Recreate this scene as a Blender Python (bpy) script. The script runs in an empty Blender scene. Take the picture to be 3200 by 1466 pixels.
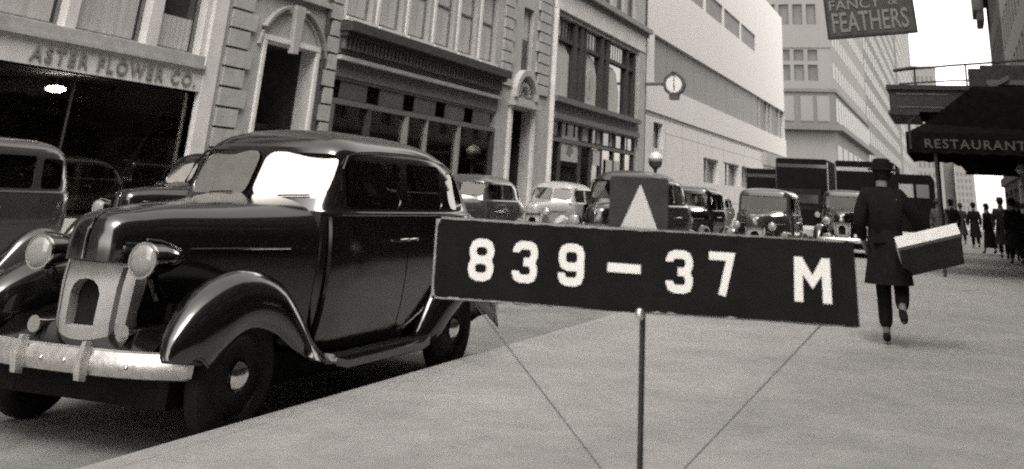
import bpy, bmesh, math, random
from math import sin, cos, pi, radians
from mathutils import Vector, Matrix
random.seed(7)
scene = bpy.context.scene
C = scene.collection

# ------------------------------------------------------------------ camera
YAW, PITCH, ROLL, CAMZ = 0.347977, 0.388680, 0.051027, 1.249
cam_data = bpy.data.cameras.new('camera')
cam = bpy.data.objects.new('camera', cam_data); C.objects.link(cam)
_fw = Vector((-sin(YAW)*cos(PITCH), cos(YAW)*cos(PITCH), sin(PITCH)))
_rt = Vector((cos(YAW), sin(YAW), 0)); _up = _rt.cross(_fw)
_r2 = _rt*cos(ROLL)+_up*sin(ROLL); _u2 = _up*cos(ROLL)-_rt*sin(ROLL)
M = Matrix.Identity(4)
for i in range(3):
    M[i][0] = _r2[i]; M[i][1] = _u2[i]; M[i][2] = -_fw[i]
M[2][3] = CAMZ
cam.matrix_world = M
cam_data.sensor_width = 36.0
cam_data.lens = 3186.13/3200*36
cam_data.shift_x = (1600-1806.8)/3200
cam_data.shift_y = -(733+691.95)/3200
cam_data.clip_start = 0.05; cam_data.clip_end = 4000
cam_data.dof.use_dof = True; cam_data.dof.focus_distance = 5.0; cam_data.dof.aperture_fstop = 5.0
scene.camera = cam

# ------------------------------------------------------------------ light
SUN_EL, SUN_AZ = radians(58), radians(154)     # azimuth clockwise from +Y
world = bpy.data.worlds.new('World'); scene.world = world; world.use_nodes = True
nt = world.node_tree; nt.nodes.clear()
sky = nt.nodes.new('ShaderNodeTexSky'); sky.sky_type = 'NISHITA'; sky.sun_disc = False
sky.sun_elevation = SUN_EL; sky.sun_rotation = SUN_AZ; sky.air_density = 1.0; sky.dust_density = 2.0; sky.ozone_density = 1.0
bw = nt.nodes.new('ShaderNodeRGBToBW')
mul = nt.nodes.new('ShaderNodeMixRGB'); mul.blend_type = 'MULTIPLY'; mul.inputs[0].default_value = 1
mul.inputs[2].default_value = (1.03, 0.985, 0.925, 1)
bg = nt.nodes.new('ShaderNodeBackground'); bg.inputs['Strength'].default_value = 0.15
wo = nt.nodes.new('ShaderNodeOutputWorld')
nt.links.new(sky.outputs[0], bw.inputs[0]); nt.links.new(bw.outputs[0], mul.inputs[1])
nt.links.new(mul.outputs[0], bg.inputs[0]); nt.links.new(bg.outputs[0], wo.inputs[0])
sd = bpy.data.lights.new('sun', 'SUN'); sd.energy = 0.5; sd.angle = radians(30); sd.color = (1.0, 0.965, 0.91)
sun = bpy.data.objects.new('sun', sd); C.objects.link(sun)
_sdir = Vector((sin(SUN_AZ)*cos(SUN_EL), cos(SUN_AZ)*cos(SUN_EL), sin(SUN_EL)))
sun.rotation_euler = _sdir.to_track_quat('Z', 'Y').to_euler(); sun.location = (0, -20, 60)
vs = scene.view_settings
vs.view_transform = 'Standard'; vs.look = 'None'; vs.exposure = 2.3; vs.gamma = 1.0; vs.use_curve_mapping = False
scene.cycles.max_bounces = 8; scene.cycles.transparent_max_bounces = 16
scene.cycles.filter_width = 2.0; scene.cycles.use_denoising = False; scene.cycles.sample_clamp_indirect = 2.0
scene.cycles.caustics_reflective = False; scene.cycles.caustics_refractive = False

# ------------------------------------------------------------------ materials
def tint(v): return (min(v*1.01, 1), v*0.99, v*0.965, 1)
MATS = {}
def mat(name, v, rough=0.7, metal=0.0, var=0.12, scale=6.0, bump=0.0, bscale=40.0, coat=0.0, spec=0.5, stain=0.0, emit=0.0, streak=False):
    if name in MATS: return MATS[name]
    m = bpy.data.materials.new(name); m.use_nodes = True
    n = m.node_tree; b = n.nodes['Principled BSDF']
    b.inputs['Roughness'].default_value = rough; b.inputs['Metallic'].default_value = metal
    b.inputs['Coat Weight'].default_value = coat; b.inputs['Coat Roughness'].default_value = 0.06
    b.inputs['Specular IOR Level'].default_value = spec
    tc = n.nodes.new('ShaderNodeTexCoord')
    src = tc.outputs['Object']
    if name in ('sidewalk_concrete', 'asphalt', 'patched_concrete'):
        tc = n.nodes.new('ShaderNodeNewGeometry'); src = tc.outputs['Position']; tc.name = 'pos'
    SRC = src
    if streak:
        mp = n.nodes.new('ShaderNodeMapping'); mp.inputs['Scale'].default_value = (1, 1, 0.12)
        n.links.new(src, mp.inputs[0]); src = mp.outputs[0]
    nz = n.nodes.new('ShaderNodeTexNoise'); nz.inputs['Scale'].default_value = scale; nz.inputs['Detail'].default_value = 7; nz.inputs['Roughness'].default_value = 0.65
    n.links.new(src, nz.inputs['Vector'])
    rp = n.nodes.new('ShaderNodeValToRGB')
    rp.color_ramp.elements[0].position = 0.3; rp.color_ramp.elements[1].position = 0.7
    rp.color_ramp.elements[0].color = tint(v*(1-var)); rp.color_ramp.elements[1].color = tint(min(v*(1+var), 0.95))
    n.links.new(nz.outputs['Fac'], rp.inputs[0]); out = rp.outputs[0]
    if stain > 0:
        n2 = n.nodes.new('ShaderNodeTexNoise'); n2.inputs['Scale'].default_value = 0.9; n2.inputs['Detail'].default_value = 9; n2.inputs['Roughness'].default_value = 0.7
        n.links.new(SRC, n2.inputs['Vector'])
        r2 = n.nodes.new('ShaderNodeValToRGB'); r2.color_ramp.elements[0].position = 0.38; r2.color_ramp.elements[1].position = 0.6
        s = 1-stain; r2.color_ramp.elements[0].color = (s, s, s, 1); r2.color_ramp.elements[1].color = (1, 1, 1, 1)
        n.links.new(n2.outputs['Fac'], r2.inputs[0])
        mx = n.nodes.new('ShaderNodeMixRGB'); mx.blend_type = 'MULTIPLY'; mx.inputs[0].default_value = 1
        n.links.new(out, mx.inputs[1]); n.links.new(r2.outputs[0], mx.inputs[2]); out = mx.outputs[0]
    n.links.new(out, b.inputs['Base Color'])
    if bump > 0:
        nb = n.nodes.new('ShaderNodeTexNoise'); nb.inputs['Scale'].default_value = bscale; nb.inputs['Detail'].default_value = 5
        n.links.new(SRC, nb.inputs['Vector'])
        bp = n.nodes.new('ShaderNodeBump'); bp.inputs['Strength'].default_value = bump; bp.inputs['Distance'].default_value = 0.02
        n.links.new(nb.outputs['Fac'], bp.inputs['Height']); n.links.new(bp.outputs[0], b.inputs['Normal'])
    if emit > 0:
        b.inputs['Emission Color'].default_value = (1, 0.97, 0.9, 1); b.inputs['Emission Strength'].default_value = emit
    MATS[name] = m; return m

def glass(name, refl=1.0, tr=0.8, rough=0.02, base=0.0):
    if name in MATS: return MATS[name]
    m = bpy.data.materials.new(name); m.use_nodes = True; n = m.node_tree; n.nodes.clear()
    o = n.nodes.new('ShaderNodeOutputMaterial'); mx = n.nodes.new('ShaderNodeMixShader')
    t = n.nodes.new('ShaderNodeBsdfTransparent'); t.inputs[0].default_value = (tr, tr*0.98, tr*0.94, 1)
    g = n.nodes.new('ShaderNodeBsdfGlossy'); g.inputs['Roughness'].default_value = rough; g.inputs[0].default_value = (1, 0.98, 0.94, 1)
    f = n.nodes.new('ShaderNodeFresnel'); f.inputs[0].default_value = 1.52
    ma = n.nodes.new('ShaderNodeMath'); ma.operation = 'MULTIPLY_ADD'; ma.inputs[1].default_value = refl; ma.inputs[2].default_value = base; ma.use_clamp = True
    n.links.new(f.outputs[0], ma.inputs[0]); n.links.new(ma.outputs[0], mx.inputs[0])
    n.links.new(t.outputs[0], mx.inputs[1]); n.links.new(g.outputs[0], mx.inputs[2]); n.links.new(mx.outputs[0], o.inputs[0])
    MATS[name] = m; return m

PAINT = mat('black_paint', 0.004, rough=0.3, var=0.25, scale=3, coat=1.0, spec=0.0, bump=0.03, bscale=4)
PAINT.node_tree.nodes['Principled BSDF'].inputs['Coat IOR'].default_value = 1.85; PAINT.node_tree.nodes['Principled BSDF'].inputs['Coat Roughness'].default_value = 0.13
WHEELP = mat('wheel_enamel', 0.014, rough=0.55, spec=0.2)
PAINT2 = mat('dark_grey_paint', 0.0365, rough=0.2, var=0.2, scale=3, coat=0.8)
PAINT3 = mat('light_grey_paint', 0.2700, rough=0.25, var=0.1, scale=3, coat=0.6)
CHROME = mat('chrome', 0.72, rough=0.16, metal=1.0, var=0.1, scale=14)
DULLCHROME = mat('pitted_chrome', 0.72, rough=0.36, metal=0.85, var=0.22, scale=24, bump=0.05)
GRILLE = mat('painted_grille', 0.3650, rough=0.45, metal=0.0, var=0.12, scale=12)
RUBBER = mat('tyre_rubber', 0.02, spec=0.12, rough=0.75, var=0.3, scale=10, bump=0.1)
DARK = mat('underside_black', 0.012, spec=0.12, rough=0.9, var=0.3)
CLOTHD = mat('car_upholstery', 0.10, rough=0.95, var=0.25, scale=20)
CARGLASS = glass('car_glass', refl=1.0, tr=0.72)
WINDSCREEN = glass('windscreen_glass', refl=2.2, tr=0.6, base=0.22)
SHOPGLASS = glass('shop_glass', refl=0.9, tr=0.75)
LENS = mat('headlight_lens', 0.2555, rough=0.12, var=0.15, scale=40, coat=1.0, bump=0.03, bscale=60)
ASPHALT = mat('asphalt', 0.2190, rough=0.85, var=0.18, scale=3, bump=0.25, bscale=90, stain=0.25)
CONCRETE = mat('sidewalk_concrete', 0.2920, rough=0.85, var=0.10, scale=5, bump=0.18, bscale=120, stain=0.16)
def speckle(m, scale=9.0, thr=0.045, dark=0.72, mott=0.16):
    # gum spots and trodden dirt with shapes of their own
    n = m.node_tree; b = n.nodes['Principled BSDF']; src = b.inputs['Base Color'].links[0].from_socket
    tc = {'Object': n.nodes['pos'].outputs['Position']}
    v = n.nodes.new('ShaderNodeTexVoronoi'); v.inputs['Scale'].default_value = scale; n.links.new(tc['Object'], v.inputs['Vector'])
    r = n.nodes.new('ShaderNodeValToRGB'); r.color_ramp.elements[0].position = thr*0.6; r.color_ramp.elements[1].position = thr*1.6
    r.color_ramp.elements[0].color = (dark, dark, dark, 1); r.color_ramp.elements[1].color = (1, 1, 1, 1); n.links.new(v.outputs['Distance'], r.inputs[0])
    nz = n.nodes.new('ShaderNodeTexNoise'); nz.inputs['Scale'].default_value = 260; nz.inputs['Detail'].default_value = 3; n.links.new(tc['Object'], nz.inputs['Vector'])
    r2 = n.nodes.new('ShaderNodeValToRGB'); r2.color_ramp.elements[0].position = 0.3; r2.color_ramp.elements[1].position = 0.7
    r2.color_ramp.elements[0].color = (1-mott,)*3+(1,); r2.color_ramp.elements[1].color = (1, 1, 1, 1); n.links.new(nz.outputs['Fac'], r2.inputs[0])
    nl = n.nodes.new('ShaderNodeTexNoise'); nl.inputs['Scale'].default_value = 0.35; nl.inputs['Detail'].default_value = 10; nl.inputs['Roughness'].default_value = 0.75; nl.inputs['Distortion'].default_value = 1.2
    n.links.new(tc['Object'], nl.inputs['Vector'])
    r3 = n.nodes.new('ShaderNodeValToRGB'); r3.color_ramp.elements[0].position = 0.36; r3.color_ramp.elements[1].position = 0.62
    r3.color_ramp.elements[0].color = (0.8, 0.8, 0.8, 1); r3.color_ramp.elements[1].color = (1, 1, 1, 1); n.links.new(nl.outputs['Fac'], r3.inputs[0])
    for k in (r, r2, r3):
        mx = n.nodes.new('ShaderNodeMixRGB'); mx.blend_type = 'MULTIPLY'; mx.inputs[0].default_value = 1
        n.links.new(src, mx.inputs[1]); n.links.new(k.outputs[0], mx.inputs[2]); src = mx.outputs[0]
    n.links.new(src, b.inputs['Base Color'])
speckle(CONCRETE, 1.3, 0.03, 0.72, 0.07); speckle(ASPHALT, 1.6, 0.05, 0.6, 0.3)
CONCRETE2 = mat('patched_concrete', 0.2920, rough=0.85, var=0.08, scale=9, bump=0.18, bscale=120, stain=0.1)
KERB0 = mat('granite_kerb', 0.2482, rough=0.8, var=0.12, scale=30, bump=0.2)
KERB = CONCRETE
LIME = mat('pale_limestone', 0.4960, rough=0.85, var=0.10, scale=3, bump=0.15, bscale=30, stain=0.12)
STONE = mat('grey_stone', 0.2964, rough=0.88, var=0.14, scale=3, bump=0.25, bscale=30, stain=0.16)
STONE2 = mat('grey_brickwork', 0.1971, rough=0.9, var=0.15, scale=4, bump=0.2, stain=0.15)
JOINT = mat('dark_mortar_joint', 0.07, rough=0.95, var=0.2)
MARBLE = mat('white_marble', 0.4818, rough=0.55, var=0.05, scale=2, stain=0.05)
RECESS = mat('grey_recess_tone', 0.165, rough=0.6, var=0.08, scale=1.0)  # recess shade is put into this grey; panel joints share it
IRON = mat('dark_cast_iron', 0.0401, spec=0.12, rough=0.7, var=0.35, scale=8, bump=0.3, bscale=25)
IRON2 = mat('weathered_bronze_trim', 0.0803, rough=0.7, var=0.35, scale=9, bump=0.3, bscale=25)
WINDARK = mat('window_glass_dark', 0.03, rough=0.08, var=0.4, scale=1.5, spec=0.6)
WINGREY = mat('window_glass_grey', 0.07, rough=0.15, var=0.3, scale=1.2, spec=0.6)
SLOTG = mat('ribbed_slot_glass', 0.16, rough=0.6, var=0.2, scale=1.0, spec=0.2)
SHADE = mat('window_blind', 0.3358, rough=0.9, var=0.16, scale=5, streak=True)
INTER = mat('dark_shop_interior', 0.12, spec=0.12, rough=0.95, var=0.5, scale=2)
STOCK = mat('shop_stock', 0.30, rough=0.9, var=0.7, scale=5)
TRIM = mat('window_frame_paint', 0.12, rough=0.7, var=0.25)
TRIML = mat('pale_frame_paint', 0.2920, rough=0.7, var=0.15)
LETTER = mat('sign_letter_grey', 0.1460, rough=0.7, var=0.15)
BOARD = mat('black_sign_board', 0.0073, spec=0.12, rough=0.55, var=0.5, scale=9, bump=0.15, bscale=12)
WHITEP = mat('white_letter_paint', 0.88, rough=0.6, var=0.05, scale=20)
BARE = mat('worn_board_edge', 0.3066, rough=0.8, var=0.35, scale=60)
PLATE = mat('grey_card', 0.0474, spec=0.12, rough=0.85, var=0.2, scale=25)
TRI = mat('pale_triangle', 0.5940, rough=0.85, var=0.06, scale=20)
POLE = mat('dark_steel_pole', 0.025, rough=0.5, var=0.4, scale=20)
WIRE = mat('brace_wire_steel', 0.10, rough=0.6, var=0.3)
FSIGN = mat('feather_sign_board', 0.0547, rough=0.8, var=0.3, scale=9)
FLET = mat('feather_sign_letters', 0.1971, rough=0.8, var=0.25, scale=25)
CANVAS = mat('dark_awning_canvas', 0.008, spec=0.0, rough=0.92, var=0.4, scale=7, bump=0.2, bscale=14)
CANLET = mat('awning_letters', 0.07, rough=0.9, var=0.5, scale=12)
CLOTH = mat('black_coat_cloth', 0.0088, spec=0.12, rough=0.95, var=0.3, scale=12)
CLOTH2 = mat('dark_grey_cloth', 0.03, spec=0.12, rough=0.95, var=0.3, scale=12)
CLOTH3 = mat('mid_grey_cloth', 0.08, spec=0.12, rough=0.95, var=0.3, scale=12)
SKIN = mat('skin', 0.1460, rough=0.6, var=0.08)
BOXL = mat('pale_box_card', 0.62, rough=0.85, var=0.1, scale=8)
BOXD = mat('dark_box_card', 0.05, spec=0.12, rough=0.85, var=0.25, scale=8)
RBRICK = mat('dark_brick', 0.06, spec=0.12, rough=0.9, var=0.25, scale=4)  # even dark wall tone, lowered to darken reflections in the car side
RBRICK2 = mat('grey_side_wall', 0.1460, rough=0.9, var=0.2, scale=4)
FAR1 = mat('tall_building_stone', 0.1460, rough=0.9, var=0.08, scale=0.3, streak=True)
FAR2 = mat('tower_brick', 0.0949, rough=0.9, var=0.14, scale=0.25, streak=True)
FARG = mat('tall_building_windows', 0.07, rough=0.4, var=0.3, scale=0.5)
TRUCKM = mat('truck_black_body', 0.007, spec=0.05, rough=0.7, var=0.4, scale=2)
LAMPLIT = mat('lit_lamp_glass', 0.8, rough=0.4, emit=14.0)
GLOBE = mat('milk_glass_globe', 0.38, rough=0.3, var=0.05)
CLOCKF = mat('clock_dial', 0.55, rough=0.5, var=0.08)
CLOCKR = mat('clock_case', 0.05, rough=0.6, var=0.3)

# ------------------------------------------------------------------ mesh helpers
class MB:
    def __init__(s): s.v = []; s.f = []
    def add(s, vs, fs):
        o = len(s.v); s.v += [tuple(v) for v in vs]; s.f += [tuple(i+o for i in f) for f in fs]; return s
    def box(s, x0, x1, y0, y1, z0, z1):
        if x0 > x1: x0, x1 = x1, x0
        if y0 > y1: y0, y1 = y1, y0
        if z0 > z1: z0, z1 = z1, z0
        return s.add([(x0,y0,z0),(x1,y0,z0),(x1,y1,z0),(x0,y1,z0),(x0,y0,z1),(x1,y0,z1),(x1,y1,z1),(x0,y1,z1)],
                     [(0,3,2,1),(4,5,6,7),(0,1,5,4),(1,2,6,5),(2,3,7,6),(3,0,4,7)])
    def loft(s, rings, closed=True, caps=True):
        n = len(rings[0]); vs = [p for r in rings for p in r]; fs = []
        m = n if closed else n-1
        for i in range(len(rings)-1):
            for j in range(m):
                k = (j+1) % n
                fs.append((i*n+j, i*n+k, (i+1)*n+k, (i+1)*n+j))
        if caps and closed:
            fs.append(tuple(range(n-1, -1, -1))); fs.append(tuple((len(rings)-1)*n+j for j in range(n)))
        return s.add(vs, fs)
    def tube(s, path, r, n=8):
        path = [Vector(p) for p in path]; rings = []
        rr = r if isinstance(r, (list, tuple)) else [r]*len(path)
        for i, p in enumerate(path):
            d = (path[min(i+1, len(path)-1)]-path[max(i-1, 0)]).normalized()
            a = d.orthogonal().normalized() if abs(d.z) > 0.9 or True else None
            ref = Vector((0, 0, 1)) if abs(d.z) < 0.9 else Vector((0, 1, 0))
            a = d.cross(ref).normalized(); b = a.cross(d).normalized()
            rings.append([p+(a*cos(2*pi*k/n)+b*sin(2*pi*k/n))*rr[i] for k in range(n)])
        return s.loft(rings)
    def lathe(s, prof, axis='X', c=(0,0,0), n=24, ring=False):
        # prof: list of (along, radius)
        rings = []; ring_flag = ring
        for a, r in prof:
            ring = []
            for k in range(n):
                t = 2*pi*k/n; u, w = r*cos(t), r*sin(t)
                p = {'X': (a, u, w), 'Y': (u, a, w), 'Z': (u, w, a)}[axis]
                ring.append((p[0]+c[0], p[1]+c[1], p[2]+c[2]))
            rings.append(ring)
        if ring_flag: rings.append(rings[0])
        return s.loft(rings, caps=not ring_flag)
    def prism(s, poly, axis, a0, a1):
        # poly: 2D outline; axis X:(y,z)  Y:(x,z)  Z:(x,y)
        def P(p, a): return {'X': (a, p[0], p[1]), 'Y': (p[0], a, p[1]), 'Z': (p[0], p[1], a)}[axis]
        return s.loft([[P(p, a0) for p in poly], [P(p, a1) for p in poly]])
    def mesh(s, name, smooth=False, angle=35):
        me = bpy.data.meshes.new(name); me.from_pydata(s.v, [], s.f)
        bm = bmesh.new(); bm.from_mesh(me)
        bmesh.ops.recalc_face_normals(bm, faces=bm.faces)
        if smooth:
            for f in bm.faces: f.smooth = True
            for e in bm.edges:
                if len(e.link_faces) == 2 and e.calc_face_angle(0) > radians(angle): e.smooth = False
        bm.to_mesh(me); bm.free(); return me
    def build(s, name, m, parent=None, smooth=False, loc=None, angle=35):
        return put(name, s.mesh(name, smooth, angle), m, parent, loc)

def put(name, me, m, parent=None, loc=None):
    if m is not None and len(me.materials) == 0: me.materials.append(m)
    o = bpy.data.objects.new(name, me); C.objects.link(o)
    if parent is not None: o.parent = parent
    if loc is not None: o.location = loc
    return o
def inst(name, src, parent, loc, rotz=0):
    o = bpy.data.objects.new(name, src.data); C.objects.link(o); o.parent = parent; o.location = loc; o.rotation_euler.z = rotz
    return o
def tag(o, label, cat, group=None):
    o['label'] = label; o['category'] = cat
    if group: o['group'] = group
    return o
def thing(name, label, cat, loc=(0,0,0), rotz=0, group=None):
    o = bpy.data.objects.new(name, None); C.objects.link(o); o.empty_display_size = 0.2
    o.location = loc; o.rotation_euler.z = rotz
    return tag(o, label, cat, group)
def struct(o): o['kind'] = 'structure'; return o
def copy_tree(o, parent=None, matmap=None):
    c = o.copy(); C.objects.link(c); c.parent = parent
    if matmap and c.type == 'MESH':
        for sl in c.material_slots:
            if sl.material and sl.material.name in matmap:
                m = matmap[sl.material.name]; sl.link = 'OBJECT'; sl.material = m
    for ch in list(o.children): copy_tree(ch, c, matmap)
    return c
def boolean(o, cutter, op='DIFFERENCE'):
    md = o.modifiers.new('b', 'BOOLEAN'); md.operation = op; md.solver = 'EXACT'; md.object = cutter
    dg = bpy.context.evaluated_depsgraph_get(); dg.update()
    me = bpy.data.meshes.new_from_object(o.evaluated_get(dg))
    old = o.data; o.modifiers.clear(); o.data = me
    return o
def rrect(x0, x1, z0, z1, r, n=4):
    pts = []
    for cx_, cz_, a0 in ((x1-r, z1-r, 0), (x0+r, z1-r, 90), (x0+r, z0+r, 180), (x1-r, z0+r, 270)):
        for k in range(n+1):
            a = radians(a0+90*k/n); pts.append((cx_+r*cos(a), cz_+r*sin(a)))
    return pts
def text_mesh(body, size, extrude=0.01, align='LEFT', bold=0.0, spacing=1.0):
    cu = bpy.data.curves.new('t', 'FONT'); cu.body = body; cu.size = size; cu.extrude = extrude; cu.align_x = align; cu.offset = bold; cu.space_character = spacing
    cu.resolution_u = 3
    o = bpy.data.objects.new('t', cu); C.objects.link(o)
    dg = bpy.context.evaluated_depsgraph_get(); dg.update()
    me = bpy.data.meshes.new_from_object(o.evaluated_get(dg)); bpy.data.objects.remove(o); return me

def split_letters(me, m, parent, mtx, nm='letter', centre=None):
    """each character of a text mesh as its own part"""
    bm = bmesh.new(); bm.from_mesh(me); bm.faces.ensure_lookup_table(); seen = set(); out = []
    for f in bm.faces:
        if f.index in seen: continue
        st = [f]; isl = []
        seen.add(f.index)
        while st:
            g = st.pop(); isl.append(g)
            for v in g.verts:
                for h in v.link_faces:
                    if h.index not in seen: seen.add(h.index); st.append(h)
        ids = {}; vs_ = []; fs_ = []
        for g in isl:
            t = []
            for v in g.verts:
                if v.index not in ids: ids[v.index] = len(vs_); vs_.append(tuple(v.co))
                t.append(ids[v.index])
            fs_.append(t)
        x0 = min(v[0] for v in vs_); mm = bpy.data.meshes.new(nm); mm.from_pydata([(v[0]-x0, v[1], v[2]) for v in vs_], [], fs_)
        o = put(nm, mm, m, parent); o.matrix_local = mtx @ Matrix.Translation((x0, 0, 0)); out.append(o)
    bm.free(); return out
# ------------------------------------------------------------------ cars
def interp(tab, t):
    if t <= tab[0][0]: return tab[0][1:]
    for a, b in zip(tab, tab[1:]):
        if t <= b[0]:
            k = (t-a[0])/(b[0]-a[0]); k2 = k
            return tuple(p+(q-p)*k2 for p, q in zip(a[1:], b[1:]))
    return tab[-1][1:]
def smooth_tab(tab, sub=3):
    # catmull-rom resample of a station table
    out = []
    n = len(tab)
    for i in range(n-1):
        p0 = tab[max(i-1, 0)]; p1 = tab[i]; p2 = tab[i+1]; p3 = tab[min(i+2, n-1)]
        for s_ in range(sub):
            t = s_/sub
            out.append(tuple(0.5*((2*b)+(-a+c)*t+(2*a-5*b+4*c-d)*t*t+(-a+3*b-3*c+d)*t**3) for a, b, c, d in zip(p0, p1, p2, p3)))
    out.append(tab[-1]); return out

class Shell:
    """cabin/body described by horizontal slices: z, front u, back u, half width"""
    def __init__(s, tab, n=4.0, vk=0.22): s.tab = tab; s.n = n; s.vk = vk; s.nf = 10
    def ring(s, z, inset=0.0, N=72):
        uf, ub, w = interp(s.tab, z)
        uf += inset; ub -= inset; w = max(w-inset, 0.01)
        uc = (uf+ub)/2; a = (ub-uf)/2; r = []
        for k in range(N):
            t = 2*pi*(k+0.5)/N; c, sn = cos(t), sin(t)
            nn = s.nf if c < 0 else s.n*0.75
            x = w*math.copysign(abs(sn)**(2/nn), sn); u = uc+a*math.copysign(abs(c)**(2/nn), c)
            if c < 0: u += s.vk*abs(x)*min(1, 2.5*abs(c))*(0.3+0.7*min(1, max(0, (1.75-z)/0.3)))
            r.append((x, u, z))
        return r
    def sidex(s, u, z, inset=0.0):
        uf, ub, w = interp(s.tab, z); uc = (uf+ub)/2; a = (ub-uf)/2
        nn = s.nf if u < uc else s.n*0.75
        r = min(abs(u-uc)/a, 0.999)
        return (w-inset)*(1-r**nn)**(1/nn)
    def frontu(s, x, z):
        uf, ub, w = interp(s.tab, z); uc = (uf+ub)/2; a = (ub-uf)/2
        sn = min(abs(x)/w, 0.995)**(s.nf/2); c = math.sqrt(1-sn*sn)
        return uc-a*c**(2/s.nf)+s.vk*abs(x)*min(1, 2.5*c)*(0.3+0.7*min(1, max(0, (1.75-z)/0.3)))
    def backu(s, x, z):
        uf, ub, w = interp(s.tab, z); uc = (uf+ub)/2; a = (ub-uf)/2; nn = s.n*0.75
        sn = min(abs(x)/w, 0.995)**(nn/2); return uc+a*math.sqrt(1-sn*sn)**(2/nn)

def fit_plane(pts, ax):
    # pts (p, q, val): least squares val = a + b p + c q, shifted so that no point lies outside
    n = len(pts); mp = sum(t[0] for t in pts)/n; mq = sum(t[1] for t in pts)/n; mv = sum(t[2] for t in pts)/n
    a11 = sum((t[0]-mp)**2 for t in pts); a22 = sum((t[1]-mq)**2 for t in pts); a12 = sum((t[0]-mp)*(t[1]-mq) for t in pts)
    b1_ = sum((t[0]-mp)*(t[2]-mv) for t in pts); b2_ = sum((t[1]-mq)*(t[2]-mv) for t in pts); D = a11*a22-a12*a12
    b = (b1_*a22-b2_*a12)/D; c = (b2_*a11-b1_*a12)/D; a = mv-b*mp-c*mq
    sh = (max if ax > 0 else min)(t[2]-(a+b*t[0]+c*t[1]) for t in pts)
    return lambda p_, q_: a+b*p_+c*q_+sh
def fan(pts):
    c = tuple(sum(p[i] for p in pts)/len(pts) for i in range(3))
    return [c]+list(pts), [(0, i+1, (i+1) % len(pts)+1) for i in range(len(pts))]

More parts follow.
